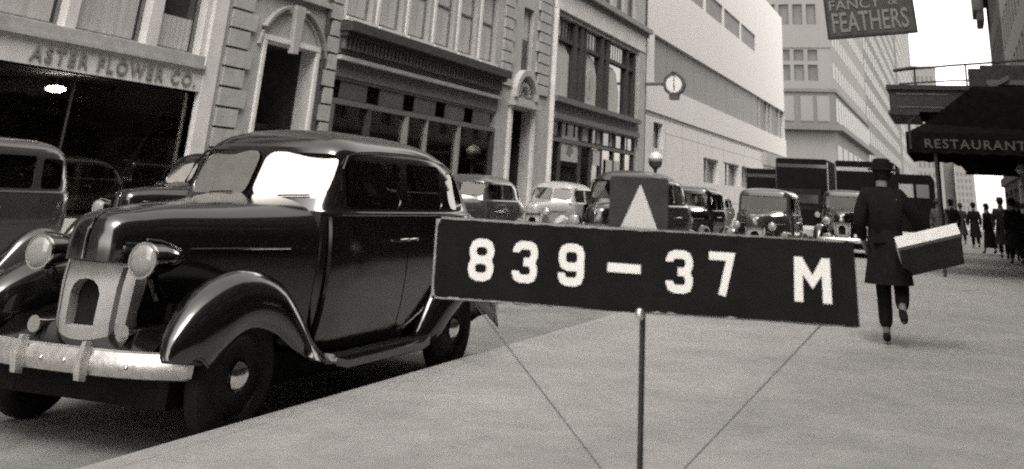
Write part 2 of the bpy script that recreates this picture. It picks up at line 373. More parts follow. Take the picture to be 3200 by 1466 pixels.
def make_car(st, name, label, paint=None, detail=True):
    paint = paint or PAINT
    root = thing(name, label, 'car')
    sh = Shell(st['slices'], st['n'], st['vk'])
    zs = st['zs']; N = 72
    mb = MB(); mb.loft([sh.ring(z, 0, N) for z in zs])
    body = mb.build('body', paint, root, True, angle=50)
    inn = MB(); inn.loft([sh.ring(z, 0.035, N) for z in [zz for zz in zs if 0.5 < zz < st['zin']]])
    cut = inn.build('cut', None)
    boolean(body, cut)
    bpy.data.objects.remove(cut)
    # side windows
    cm = MB(); side_polys = []; c2 = MB()
    for (u0, u1, z0, z1, r, sl) in st['side_windows']:
        poly = [(u+(z-z0)*sl, z) for u, z in rrect(u0, u1, z0, z1, r)]
        side_polys.append(poly); cm.prism(poly, 'X', -1.1, 1.1)
    for poly in st['windscreens']: c2.prism(poly, 'Y', 0.3, 1.45)
    c2.prism(st['rear_window'], 'Y', 2.7, 4.2)
    for q in (cm, c2):
        cut = q.build('cut', None); boolean(body, cut); bpy.data.objects.remove(cut)
    for p in body.data.polygons: p.use_smooth = True
    bm = bmesh.new(); bm.from_mesh(body.data)
    for e in bm.edges: e.smooth = not (len(e.link_faces) == 2 and e.calc_face_angle(0) > radians(42))
    bm.to_mesh(body.data); bm.free()
    if len(body.data.materials) == 0: body.data.materials.append(paint)
    # panes
    for sg in (1, -1):
        for poly in side_polys:
            pf = fit_plane([(u, z, sh.sidex(u, z)) for u, z in poly], -1)
            v, f = fan([(sg*(pf(u, z)-0.008), u, z) for u, z in poly])
            MB().add(v, f).build('side_window', CARGLASS, root)
    for poly in st['windscreens']:
        pf = fit_plane([(x, z, sh.frontu(x, z)) for x, z in poly], 1)
        x0 = min(q[0] for q in poly); x1 = max(q[0] for q in poly); z0 = min(q[1] for q in poly)
        Q = [(x, pf(x, z)+0.006, z) for x, z in poly]
        v, f = fan(Q); pn = MB().add(v, f).build('windscreen', WINDSCREEN, root)
        if detail:
            xm = (x0+x1)/2; pt = lambda x, z: (x, pf(x, z)-0.012, z)
            MB().tube([pt(xm-0.06, z0+0.008), pt(xm+0.16, z0+0.02)], 0.005, 5).build('wiper', DARK, pn)
    v, f = fan([(x, sh.backu(x, z)-0.02, z) for x, z in st['rear_window']]); MB().add(v, f).build('rear_window', CARGLASS, root)
    # hood
    hd = smooth_tab(st['hood'], 3); rings = []
    for (u, wh, zt, zb) in hd:
        zc = st['hood_zc']; ring = []
        K = 10
        for k in range(2*K+1):
            t = -pi/2+pi*k/(2*K); nn = 3.1
            x = wh*math.copysign(abs(sin(t))**(2/nn), sin(t)); z = zc+(zt-zc)*abs(cos(t))**(2/nn)
            ring.append((x, u, z))
        ring = [(-wh*0.96, u, zb)]+ring+[(wh*0.96, u, zb)]
        rings.append(ring)
    MB().loft(rings).build('hood', paint, root, True, angle=60)
    def hoodx(u): return interp(hd, u)[0]
    # mouldings
    for sg in (1, -1):
        pts = [(sg*(hoodx(u)+0.003), u, st['belt']-0.21) for u in [st['hood'][2][0]+0.42+i*0.1 for i in range(8)]]
        MB().tube(pts, 0.007, 6).build('hood_moulding', CHROME if detail else DULLCHROME, root)
        pts = [(sg*(sh.sidex(u, st['belt'])+0.002), u, st['belt']) for u in [1.0+i*0.16 for i in range(16)]]
        MB().tube(pts, 0.009, 6).build('belt_moulding', paint, root, True)
        # gutter over the doors
        zg = st['gutter']
        pts = [(sg*(sh.sidex(u, z)+0.006), u, z) for u, z in zg]
        MB().tube(pts, 0.010, 6).build('roof_gutter', paint, root, True)
    # doors, proud by 5 mm, with chrome handles
    for sg in (1, -1):
        for (u0, u1, z0, z1, hu) in st['doors']:
            nu, nz = 8, 8; g = []; 
            for i in range(nu+1):
                row = []
                for j in range(nz+1):
                    u = u0+(u1-u0)*i/nu; z = z0+(z1-z0)*j/nz
                    if hu > 2.1: # rear door cut by fender curve
                        u = min(u, 2.62-0.32*max(0, (0.85-z)/0.4)) 
                    row.append((u, z))
                g.append(row)
            rings_o = [[(sg*(sh.sidex(u, z)+0.006), u, z) for u, z in row] for row in g]
            rings_i = [[(sg*(sh.sidex(u, z)-0.02), u, z) for u, z in row] for row in g]
            m_ = MB(); m_.loft(rings_o, closed=False)
            # rim
            def border(gr): return gr[0]+[r[-1] for r in gr[1:]]+gr[-1][::-1][1:]+[r[0] for r in gr[::-1][1:-1]]
            m_.loft([border(rings_o), border(rings_i)], closed=True, caps=False)
            d = m_.build('door', paint, root, True, angle=50)
            zh = st['belt']-0.17; xh = sh.sidex(hu, zh)+0.006
            MB().tube([(sg*(xh-0.01), hu, zh), (sg*(xh+0.035), hu, zh), (sg*(xh+0.045), hu-0.06, zh+0.002), (sg*(xh+0.035), hu-0.14, zh)], [0.011, 0.012, 0.011, 0.007], 7).build('door_handle', CHROME, d, True)
    # fenders
    def fender(path, xi, xo, skirt, taper):
        path = smooth_tab(path, 3); rings = []
        n = len(path)
        for i, (u, z, k) in enumerate(path):
            a = path[max(i-1, 0)]; b = path[min(i+1, n-1)]
            d = Vector((b[0]-a[0], b[1]-a[1])).normalized(); nrm = Vector((-d[1], d[0]))
            if nrm[1] < 0 and i < n/2 and False: nrm = -nrm
            w = (xo-xi)
            prof = [(0, -0.34*k), (0.02, -0.20*k), (0.08, -0.10), (0.20, -0.035), (0.38, 0.0), (0.55, 0.006), (0.72, -0.012), (0.85, -0.048), (0.92, -0.085), (0.965, -0.125), (0.99, -0.17), (1.0, -0.22), (0.985, -skirt*k)]
            ring = []
            for fx, off in prof:
                tp = (0.17, 0.13, 0.10, 0.07, 0.045, 0.025, 0.01)[i] if i < 7 else 0.0
                ww = xi+tp+(w-tp*1.4)*fx
                q = Vector((u, z))+nrm*max(off, -skirt*k)
                ring.append((ww, q[0], max(q[1], 0.24)))
            rings.append(ring)
        outer = rings
        inner = [[(x-0.012 if x > (xi+xo)/2 else x+0.004, u, z-0.012) for x, u, z in r] for r in rings]
        full = [o_+i_[::-1] for o_, i_ in zip(outer, inner)]
        return full
    for sg in (1, -1):
        for nm, key in (('front_fender', 'ff'), ('rear_fender', 'rf')):
            full = fender(*st[key]); full = [[(sg*x, u, z) for x, u, z in r] for r in full]
            MB().loft(full).build(nm, paint, root, True, angle=55)
        u0, u1, zr = st['board']
        m_ = MB(); xi, xo = 0.62, st['ff'][2]-0.01
        m_.loft([[(sg*xi, u, z+0.015), (sg*(xo-0.03), u, z+0.012), (sg*xo, u, z-0.005), (sg*xo, u, z-0.05), (sg*(xo-0.02), u, z-0.06), (sg*xi, u, z-0.045)] for u, z in ((u0, zr+0.03), (u0+0.15, zr), (u1-0.1, zr), (u1, zr+0.02))])
        rb = m_.build('running_board', paint, root, True)
        m_ = MB()
        for k in range(5):
            xx = xi+0.09+k*0.026; m_.box(sg*xx, sg*(xx+0.012), u0+0.12, u1-0.05, zr+0.008, zr+0.019)
        m_.build('step_tread', RUBBER, rb)
    # wheels
    R = 0.355
    for (wu, nm) in ((0.0, 'f'), (st['wb'], 'r')):
        for sg in (1, -1):
            xo = sg*0.78
            dx = lambda t: xo-sg*t
            rim = MB().lathe([(dx(0.13), 0.06), (dx(0.11), 0.235), (dx(0.02), 0.232), (dx(0.015), 0.215), (dx(0.04), 0.20), (dx(0.05), 0.15), (dx(0.035), 0.11), (dx(0.03), 0.0)], 'X', (0, wu, R), 28).build('wheel', WHEELP, root, True)
            MB().lathe([(dx(0.13), 0.22), (dx(0.145), 0.27), (dx(0.14), 0.32), (dx(0.115), 0.35), (dx(0.075), 0.355), (dx(0.035), 0.35), (dx(0.01), 0.32), (dx(0.003), 0.27), (dx(0.015), 0.225)], 'X', (0, wu, R), 32, ring=True).build('tyre', RUBBER, rim, True)
            MB().lathe([(dx(0.04), 0.085), (dx(0.015), 0.083), (dx(-0.008), 0.06), (dx(-0.018), 0.03), (dx(-0.02), 0.0)], 'X', (0, wu, R), 20).build('hub_cap', CHROME, rim, True)
    # bumpers
    def bumper(u, bow, half, z0, sgn):
        half = half-0.10
        path = [(-half+2*half*i/14) for i in range(15)]; path.insert(1, path[0]+0.02); path.insert(-1, path[-1]-0.02)
        sec = [(-0.018, -0.066), (0.010, -0.058), (0.026, -0.025), (0.029, 0.0), (0.026, 0.025), (0.010, 0.058), (-0.018, 0.066), (-0.026, 0.0)]
        rings = []
        for x in path:
            e = abs(x)/half; uu = u+sgn*bow*e**3; k = 1 if e < 0.99 else 0.8
            rings.append([(x, uu-sgn*a, z0+b*k) for a, b in sec])
        b = MB().loft(rings).build('bumper', DULLCHROME, root, True)
        for gx in (-0.5, 0.5, -0.08, 0.08):
            MB().lathe([(0, 0.013), (-0.008*sgn, 0.012), (-0.013*sgn, 0.006), (-0.014*sgn, 0)], 'Y', (gx, u-sgn*0.027, z0), 8).build('bumper_bolt', CHROME, b, True)
        for gx in (-0.22, 0.22):
            uu = u-sgn*0.02
            MB().loft([[(gx-0.022, uu, z0-0.09), (gx+0.022, uu, z0-0.09), (gx+0.018, uu-sgn*0.045, z0-0.08), (gx-0.018, uu-sgn*0.045, z0-0.08)],
                       [(gx-0.026, uu, z0), (gx+0.026, uu, z0), (gx+0.02, uu-sgn*0.065, z0), (gx-0.02, uu-sgn*0.065, z0)],
                       [(gx-0.02, uu, z0+0.10), (gx+0.02, uu, z0+0.10), (gx+0.012, uu-sgn*0.04, z0+0.105), (gx-0.012, uu-sgn*0.04, z0+0.105)]]).build('bumper_guard', DULLCHROME, b, True)
            MB().box(gx-0.02, gx+0.02, min(uu, uu+sgn*0.35), max(uu, uu+sgn*0.35), z0-0.025, z0+0.015).build('bumper_bracket', DARK, b)
    bumper(st['bf'], 0.17, 0.86, 0.445, 1)
    bumper(st['br'], 0.20, 0.86, 0.445, -1)
    # grille shell with arched opening
    gu = st['grille_u']; gw = st['grille_w']; rings = []
    for z, uo, w in ((0.44, 0.03, gw*0.86), (0.62, 0.0, gw*0.95), (0.8, 0.0, gw), (0.92, 0.015, gw*1.0), (0.935, 0.06, gw*0.98)):
        r = []
        for k in range(13):
            x = -w+2*w*k/12; r.append((x, gu+uo+0.10*(abs(x)/w)**2.2, z))
        r += [(w*0.98, gu+uo+0.32, z), (-w*0.98, gu+uo+0.32, z)]
        rings.append(r)
    g = MB().loft(rings).build('grille', GRILLE, root, True, angle=40)
    cm = MB()
    arch = [(x*1.45, z-0.01) for x, z in [(-0.068, 0.60), (0.068, 0.60), (0.072, 0.77), (0.060, 0.81), (0.035, 0.838), (0, 0.845), (-0.035, 0.838), (-0.060, 0.81), (-0.072, 0.77)]]
    cm.prism(arch, 'Y', gu-0.3, gu+0.10)
    for sg in (1, -1): cm.prism([(sg*gw*0.72-0.013, 0.5), (sg*gw*0.72+0.013, 0.5), (sg*gw*0.78+0.013, 0.90), (sg*gw*0.78-0.013, 0.90)], 'Y', gu-0.3, gu+0.12)
    cut = cm.build('cut', None); boolean(g, cut); bpy.data.objects.remove(cut)
    MB().prism([(x*0.98, z*0.995+0.003) for x, z in arch], 'Y', gu+0.085, gu+0.095).build('grille_opening', DARK, g)
    # headlights
    for sg in (1, -1):
        hx = st['hl_x']; hu = st['hl_u']; hz = 0.95
        h = MB().lathe([(hu+0.0, 0.088), (hu+0.012, 0.093), (hu+0.03, 0.090), (hu+0.12, 0.084), (hu+0.22, 0.066), (hu+0.31, 0.04), (hu+0.36, 0.008)], 'Y', (sg*hx, 0, hz), 22).build('headlight', paint, root, True)
        MB().lathe([(hu-0.002, 0.096), (hu+0.012, 0.096), (hu+0.022, 0.094), (hu+0.022, 0.089), (hu-0.002, 0.083)], 'Y', (sg*hx, 0, hz), 22, ring=True).build('lamp_rim', CHROME, h, True)
        MB().lathe([(hu+0.004, 0.087), (hu-0.010, 0.072), (hu-0.020, 0.042), (hu-0.023, 0.0)], 'Y', (sg*hx, 0, hz), 22).build('lens', LENS, h, True)
        MB().tube([(sg*hx, hu+0.01, hz+0.108), (sg*hx, hu+0.12, hz+0.098), (sg*hx, hu+0.22, hz+0.075), (sg*hx, hu+0.32, hz+0.04)], 0.007, 6).build('lamp_trim', CHROME, h, True)
        MB().tube([(sg*hx, hu+0.10, hz-0.08), (sg*(hx-0.01), hu+0.2, hz-0.2)], 0.03, 7).build('lamp_stalk', paint, h, True)
        MB().lathe([(hu+0.02, 0.045), (hu+0.03, 0.03), (hu+0.12, 0.015), (hu+0.30, 0.012)], 'Y', (sg*(hx-0.06), 0, 0.58), 12).build('horn', CHROME, root, True)
    MB().loft([[(-0.56, u, z), (-0.3, u, z2), (0.3, u, z2), (0.56, u, z), (0.56, u, z-0.07), (-0.56, u, z-0.07)] for u, z, z2 in ((-0.55, 0.50, 0.50), (-0.40, 0.60, 0.58), (-0.1, 0.66, 0.62), (0.3, 0.66, 0.62), (0.75, 0.55, 0.55))]).build('front_apron', paint, root, True)
    MB().tube([(0, -0.583, 0.94), (0, -0.585, 1.05), (0, -0.575, 1.10), (0, -0.54, 1.155), (0, -0.48, 1.19)], 0.008, 6).build('nose_strip', CHROME, root, True)
    # underside, seats, steering wheel
    MB().box(-0.6, 0.6, -0.4, 3.55, 0.22, 0.40).build('chassis', DARK, root)
    MB().box(-0.34, 0.34, st['grille_u']+0.36, 0.9, 0.35, 0.7).build('engine_block', DARK, root)
    for (u, h) in ((1.75, 1.18), (2.85, 1.2)):
        MB().loft([[(x, u+dy, z) for x, dy in ((-0.6, 0), (0.6, 0), (0.6, 0.14+ty), (-0.6, 0.14+ty))] for z, ty in ((0.5, 0.1), (h-0.1, 0.0), (h, -0.03))]).build('seat_back', CLOTHD, root, True)
        MB().box(-0.6, 0.6, u-0.5, u, 0.5, 0.78).build('seat', CLOTHD, root)
    pts = [(0.36+0.2*cos(t), 1.32-0.2*sin(t)*0.35, 1.22+0.2*sin(t)) for t in [2*pi*k/20 for k in range(21)]]
    sw = MB().tube(pts, 0.011, 6).build('steering_wheel', DARK, root, True)
    MB().tube([(0.36, 1.32, 1.22), (0.36, 0.95, 1.0)], 0.018, 6).build('steering_column', DARK, sw)
    MB().box(-0.6, 0.6, 0.9, 1.02, 0.9, 1.22).build('dashboard', PAINT2, root)
    return root

SEDAN = dict(
    n=4.6, vk=0.20, zin=1.74,
    slices=smooth_tab([(0.34, 0.80, 3.50, 0.68), (0.6, 0.76, 3.66, 0.735), (0.85, 0.76, 3.74, 0.755), (1.05, 0.77, 3.71, 0.745), (1.2, 0.79, 3.64, 0.725), (1.235, 0.80, 3.61, 0.705), (1.35, 0.86, 3.50, 0.685),
            (1.5, 0.94, 3.31, 0.655), (1.6, 1.00, 3.12, 0.615), (1.66, 1.06, 2.98, 0.565), (1.71, 1.16, 2.80, 0.49), (1.75, 1.30, 2.58, 0.37), (1.775, 1.48, 2.32, 0.23), (1.785, 1.65, 2.08, 0.10)], 3),
    side_windows=[(1.10, 1.86, 1.245, 1.565, 0.07, 0.12), (1.98, 2.60, 1.245, 1.575, 0.06, 0.02), (2.74, 3.08, 1.245, 1.53, 0.08, -0.18)],
    windscreens=[[(x, z) for x, z in rrect(0.025, 0.57, 1.30, 1.60, 0.07)], [(-x, z) for x, z in rrect(0.025, 0.57, 1.30, 1.60, 0.07)][::-1]],
    rear_window=rrect(-0.30, 0.30, 1.36, 1.53, 0.07),
    hood=[(-0.575, 0.07, 1.06, 0.93), (-0.55, 0.15, 1.13, 0.93), (-0.50, 0.205, 1.175, 0.925), (-0.40, 0.245, 1.20, 0.92), (-0.32, 0.262, 1.21, 0.60), (-0.1, 0.33, 1.235, 0.55), (0.3, 0.46, 1.26, 0.5), (0.6, 0.57, 1.285, 0.45), (0.84, 0.655, 1.31, 0.42)],
    hood_zc=0.93, belt=1.205,
    gutter=[(1.02, 1.36), (1.06, 1.5), (1.14, 1.585), (1.3, 1.618), (1.6, 1.635), (2.0, 1.64), (2.4, 1.632), (2.75, 1.60), (3.0, 1.54)],
    doors=[(0.90, 1.93, 0.43, 1.19, 1.88), (1.945, 2.66, 0.43, 1.19, 2.02)],
    ff=([(-0.66, 0.50, 0.9), (-0.63, 0.60, 1.0), (-0.48, 0.765, 1.0), (-0.25, 0.875, 1.0), (0.0, 0.90, 1.0), (0.28, 0.83, 1.0), (0.52, 0.66, 0.85), (0.72, 0.48, 0.5), (0.95, 0.36, 0.15)], 0.53, 0.87, 0.28, 1),
    rf=([(2.18, 0.36, 0.4), (2.32, 0.50, 0.8), (2.5, 0.70, 1.0), (2.75, 0.82, 1.0), (3.0, 0.83, 1.0), (3.3, 0.73, 1.0), (3.55, 0.55, 0.8), (3.68, 0.40, 0.5)], 0.56, 0.87, 0.26, 1),
    board=(0.9, 2.25, 0.335), wb=2.87, bf=-0.62, br=3.98, grille_u=-0.52, grille_w=0.26, hl_x=0.375, hl_u=-0.53)
SEDAN['zs'] = [t[0] for t in SEDAN['slices']]
BOXY = dict(SEDAN)
BOXY.update(n=7.0, vk=0.04, zin=1.79,
    slices=smooth_tab([(0.34, 0.80, 3.20, 0.68), (0.6, 0.80, 3.30, 0.72), (0.85, 0.80, 3.34, 0.74), (1.05, 0.82, 3.34, 0.735), (1.2, 0.84, 3.32, 0.72), (1.235, 0.85, 3.30, 0.70), (1.4, 0.88, 3.26, 0.69),
            (1.55, 0.92, 3.20, 0.68), (1.66, 0.95, 3.14, 0.665), (1.73, 0.97, 3.05, 0.62), (1.78, 1.02, 2.93, 0.53), (1.81, 1.14, 2.75, 0.39), (1.825, 1.35, 2.5, 0.22), (1.83, 1.6, 2.2, 0.08)], 3),
    side_windows=[(1.08, 1.78, 1.245, 1.62, 0.05, 0.0), (1.92, 2.52, 1.245, 1.62, 0.05, 0.0), (2.64, 3.02, 1.245, 1.60, 0.05, -0.05)],
    windscreens=[rrect(-0.58, 0.58, 1.30, 1.64, 0.05)],
    rear_window=rrect(-0.28, 0.28, 1.38, 1.58, 0.06),
    gutter=[(1.0, 1.68), (1.4, 1.70), (2.0, 1.705), (2.6, 1.70), (3.0, 1.66)],
    rf=([(2.18, 0.36, 0.4), (2.30, 0.50, 0.8), (2.48, 0.70, 1.0), (2.7, 0.80, 1.0), (2.95, 0.78, 1.0), (3.2, 0.62, 1.0), (3.34, 0.45, 0.8), (3.42, 0.38, 0.5)], 0.56, 0.87, 0.2, 1),
    wb=2.75, br=3.62, hl_x=0.43, grille_w=0.24, ff=([(-0.55, 0.40, 1.0), (-0.5, 0.52, 1.0), (-0.38, 0.70, 1.0), (-0.15, 0.82, 1.0), (0.05, 0.84, 1.0), (0.28, 0.76, 1.0), (0.5, 0.60, 0.9), (0.72, 0.45, 0.7), (0.95, 0.36, 0.5)], 0.46, 0.87, 0.24, 1))
BOXY['zs'] = [t[0] for t in BOXY['slices']]

car_main = make_car(SEDAN, 'parked_car', 'large glossy black sedan parked at the near kerb beside the number board')
car_main.location = (-4.73, 5.75, -0.15)
MB().tube([(0.42, 0.98, 1.19), (0.50, 0.92, 1.21)], 0.012, 6).build('hinge', CHROME, car_main)

ROAD = -0.15
GROUP_ROW = 'cars parked along the far kerb'
def place(c, x, y, label, group=None, rz=0, z=ROAD):
    c.location = (x, y, z); c.rotation_euler.z = rz; c['label'] = label
    if group: c['group'] = group
    elif 'group' in c: del c['group']
boxy = make_car(BOXY, 'parked_car', 'boxy black sedan at the far kerb', detail=False)
c = copy_tree(boxy, None, {'black_paint': PAINT2, 'windscreen_glass': CARGLASS}); c.scale = (0.96, 0.96, 0.95)  # black sedan given dark grey paint so its roof reads brighter
place(c, -10.87, 7.7, 'boxy black sedan at the far kerb, cut by the left edge below the shop', GROUP_ROW)
TO_GREY = {'black_paint': PAINT3, 'windscreen_glass': CARGLASS}
TO_DARK = {'black_paint': PAINT2, 'windscreen_glass': CARGLASS}
TO_CLEAR = {'windscreen_glass': CARGLASS}
c = copy_tree(car_main, None, TO_CLEAR); place(c, -10.87, 12.9, 'dark sedan mostly hidden behind the hood of the large black sedan', GROUP_ROW)
c = copy_tree(car_main, None, TO_DARK); place(c, -10.87, 22.4, 'dark rounded sedan at the far kerb just right of the large sedan', GROUP_ROW)
c = copy_tree(car_main, None, TO_GREY); place(c, -10.87, 28.6, 'light grey sedan at the far kerb left of the arrow card', GROUP_ROW)
c = copy_tree(boxy, None, TO_GREY); place(c, -10.8, 44.0, 'light grey boxy car at the far kerb right of the black coupe', GROUP_ROW)
c = copy_tree(car_main, None, TO_GREY); place(c, -10.8, 50.0, 'light grey sedan farthest along the far kerb before the white building windows', GROUP_ROW)
c = copy_tree(car_main, None, TO_CLEAR); place(c, -5.75, 18.4, 'tall black sedan driving in the street behind the arrow card', z=ROAD+0.02); c.name = 'driving_car'; c.scale = (1.06, 1.06, 1.06)
c = boxy; place(c, -7.15, 29.5, 'black boxy car with round back right of the arrow card'); c.name = 'driving_car'
c = copy_tree(boxy, None, TO_DARK); place(c, -4.65, 27.5, 'black car with a pale roof edge facing the camera above the digit 7'); 
c = copy_tree(boxy, None, TO_CLEAR); place(c, -3.15, 33.5, 'black car with two headlights on the pavement behind the walking man', z=0)

# trucks -------------------------------------------------------------
def truck(name, label, x0, x1, y0, y1, ztop, cab, z=ROAD, stripe=False):
    cx_ = (x0+x1)/2
    r = thing(name, label, 'truck', (cx_, y0, z)); w = (x1-x0)/2; L = y1-y0
    o = MB().prism(rrect(-w, w, 0.85, ztop, 0.10), 'Y', 0.0, L).build('cargo_box', TRUCKM, r, True, angle=40)
    for sx in (-1, 1):
        MB().box(sx*(w-0.03), sx*(w+0.012), -0.02, 0.05, 0.9, ztop-0.12).build('corner_post', PAINT2, o)
    MB().box(-w+0.05, w-0.05, -0.015, -0.001, ztop-0.42, ztop-0.26).build('pale_stripe' if stripe else 'board_strip', SHADE if stripe else PAINT2, o)
    MB().box(-w+0.2, w-0.2, 0.1, L-0.1, 0.55, 0.85).build('chassis', DARK, r)
    for yy in ((1.0, L-0.9) if not cab else (L-1.0, -cab+0.6)):
        for sx in (-1, 1):
            wl = MB().lathe([(sx*(w-0.24), 0.05), (sx*(w-0.22), 0.42), (sx*(w-0.16), 0.46), (sx*(w-0.05), 0.46), (sx*(w-0.01), 0.40), (sx*(w-0.03), 0.26), (sx*(w-0.08), 0.2), (sx*(w-0.06), 0.0)], 'X', (0, yy, 0.46), 20).build('wheel', RUBBER, r, True)
            MB().lathe([(sx*(w-0.07), 0.24), (sx*(w-0.04), 0.12), (sx*(w-0.02), 0.0)], 'X', (0, yy, 0.46), 14).build('rim', PAINT2, wl, True)
    if cab:
        hw = w*0.82
        b = MB().loft([[(-hw, y, 0.6), (hw, y, 0.6), (hw, y, zt-0.08), (hw-0.1, y, zt), (-hw+0.1, y, zt), (-hw, y, zt-0.08)] for y, zt in ((-cab, 1.35), (-1.35, 1.5), (-1.3, 2.05), (-1.15, 2.25), (-0.05, 2.28))]).build('cab', TRUCKM, r, True, angle=40)
        MB().box(-hw+0.12, hw-0.12, -1.338, -1.322, 1.62, 2.0).build('windscreen', WINDARK, b)
        for sx in (-1, 1):
            MB().box(sx*hw, sx*(hw+0.008), -1.1, -0.4, 1.5, 2.0).build('cab_window', WINGREY, b)
            MB().lathe([(-cab-0.12, 0.12), (-cab-0.1, 0.13), (-cab+0.1, 0.05)], 'Y', (sx*(hw-0.05), 0, 1.15), 14).build('headlight', LENS, b, True)
        MB().box(-hw-0.05, hw+0.05, -cab-0.3, -cab-0.24, 0.5, 0.65).build('bumper', DULLCHROME, b)
    return r
truck('delivery_truck', 'large black box truck parked in front of the stepped corner building', -8.35, -5.82, 55, 60.5, 3.68, 2.4)
truck('delivery_truck', 'lower dark truck at the left of the tall box truck', -10.2, -8.42, 57, 61, 3.2, 0)
truck('delivery_truck', 'wide black truck with a pale stripe, its box above the black car on the pavement', -4.95, -2.4, 50, 55, 3.3, 0, 0, True)
t3 = thing('delivery_van', 'small black van with a side window behind the walking man', 'van', (-1.55, 46.5, 0))
MB().prism(rrect(-0.78, 0.78, 0.45, 2.72, 0.14), 'Y', 0, 3.6).build('body', TRUCKM, t3, True, angle=40)
MB().box(-0.55, 0.0, -0.01, 0.002, 1.85, 2.35).build('window', SHADE, t3)
MB().box(0.12, 0.6, -0.01, 0.002, 1.85, 2.35).build('window', WINDARK, t3)
MB().box(-0.8, 0.8, -0.12, -0.06, 0.42, 0.56).build('bumper', DULLCHROME, t3)
for yy in (0.6, 2.9):
    for sx in (-1, 1): MB().lathe([(sx*0.58, 0.05), (sx*0.60, 0.36), (sx*0.72, 0.36), (sx*0.74, 0.2), (sx*0.72, 0.0)], 'X', (0, yy, 0.36), 18).build('wheel', RUBBER, t3, True)
# ------------------------------------------------------------------ ground
g = MB(); g.add([(-600, -60, -0.16), (600, -60, -0.16), (600, 1600, -0.16), (-600, 1600, -0.16)], [(0, 1, 2, 3)])
struct(g.build('ground', ASPHALT))
struct(MB().box(-12.0, -3.87, -40, 118, -0.155, -0.15).build('road', ASPHALT))
struct(MB().box(-17.0, -12.15, -40, 118, -0.155, 0.0).build('far_sidewalk', CONCRETE))
swk = struct(MB().box(-3.73, 9.0, -40, 118, -0.155, -0.008).build('sidewalk', CONCRETE))
xs_ = [-3.732, 1.15, 4.795]
for xa, xb in zip(xs_, xs_[1:]):
    first = None
    for k in range(26):
        if first is None: first = MB().box(0.002, xb-xa-0.002, 0.002, 2.398, -0.0085, 0.0).build('paving_slab', CONCRETE, swk, loc=(xa, -2.4, 0))
        else: inst('paving_slab', first, swk, (xa, -2.4+2.4*k, 0))
MB().box(-3.728, 4.795, 60.0, 117.9, -0.0085, 0.0).build('paving_strip', CONCRETE, swk)
struct(MB().add([(-300, 119, -0.154), (300, 119, -0.154), (300, 160, -0.154), (-300, 160, -0.154)], [(0, 1, 2, 3)]).build('avenue', ASPHALT))
struct(MB().box(-3.94, 9.0, 163, 700, -0.155, 0.0).build('sidewalk', CONCRETE))
for kx0, kx1, nm in ((-3.875, -3.7302, 'near'), (-12.147, -12.003, 'far')):
    kb = struct(thing('kerb', 'granite kerb along the '+nm+' side of the street', 'kerb', (0, 0, 0)))
    if 'category' in kb: del kb['category']
    first = None; y = -4.0; L = 2.4
    for k in range(34):
        if first is None:
            first = MB().prism([(kx0, -0.155), (kx1, -0.155), (kx1, 0.001), (kx0+0.012, 0.001), (kx0, -0.012)] if nm == 'near' else [(kx0, -0.155), (kx1, -0.155), (kx1, -0.012), (kx1-0.012, 0.002), (kx0, 0.002)], 'Y', 0, L-0.008).build('kerb_stone', KERB, kb, loc=(0, y, 0))
        else: inst('kerb_stone', first, kb, (0, y+k*L, 0))
pt = MB().box(1.35, 3.4, 5.1, 6.0, 0.0, 0.004)
pt = struct(MB().box(-0.42, 0.62, 4.02, 4.62, 0.0, 0.005).build('pavement_patch', CONCRETE2))

# ------------------------------------------------------------------ facades facing +X
def wall_open(X, y0, y1, z0, z1, ops, depth, roof_back=10.0):
    """front wall sheet at X with real openings, reveals, side walls, roof, in building space"""
    ys = sorted(set([y0, y1]+[a for o in ops for a in o[:2]])); zs = sorted(set([z0, z1]+[a for o in ops for a in o[2:4]]))
    mb = MB()
    for ya, yb in zip(ys, ys[1:]):
        for za, zb in zip(zs, zs[1:]):
            ym, zm = (ya+yb)/2, (za+zb)/2
            if any(o[0] < ym < o[1] and o[2] < zm < o[3] for o in ops): continue
            mb.add([(X, ya, za), (X, yb, za), (X, yb, zb), (X, ya, zb)], [(0, 1, 2, 3)])
    for a, b, c_, d in [o[:4] for o in ops]:
        xi = X-depth if depth > 0 else X-depth
        mb.add([(X, a, c_), (X, b, c_), (X, b, d), (X, a, d), (xi, a, c_), (xi, b, c_), (xi, b, d), (xi, a, d)], [(0, 1, 5, 4), (1, 2, 6, 5), (2, 3, 7, 6), (3, 0, 4, 7)])
    xb = X-roof_back
    mb.add([(X, y0, z0), (X, y1, z0), (X, y1, z1), (X, y0, z1), (xb, y0, z0), (xb, y1, z0), (xb, y1, z1), (xb, y0, z1)], [(1, 2, 6, 5), (2, 3, 7, 6), (3, 0, 4, 7), (4, 5, 6, 7)])
    return mb
WC = {}
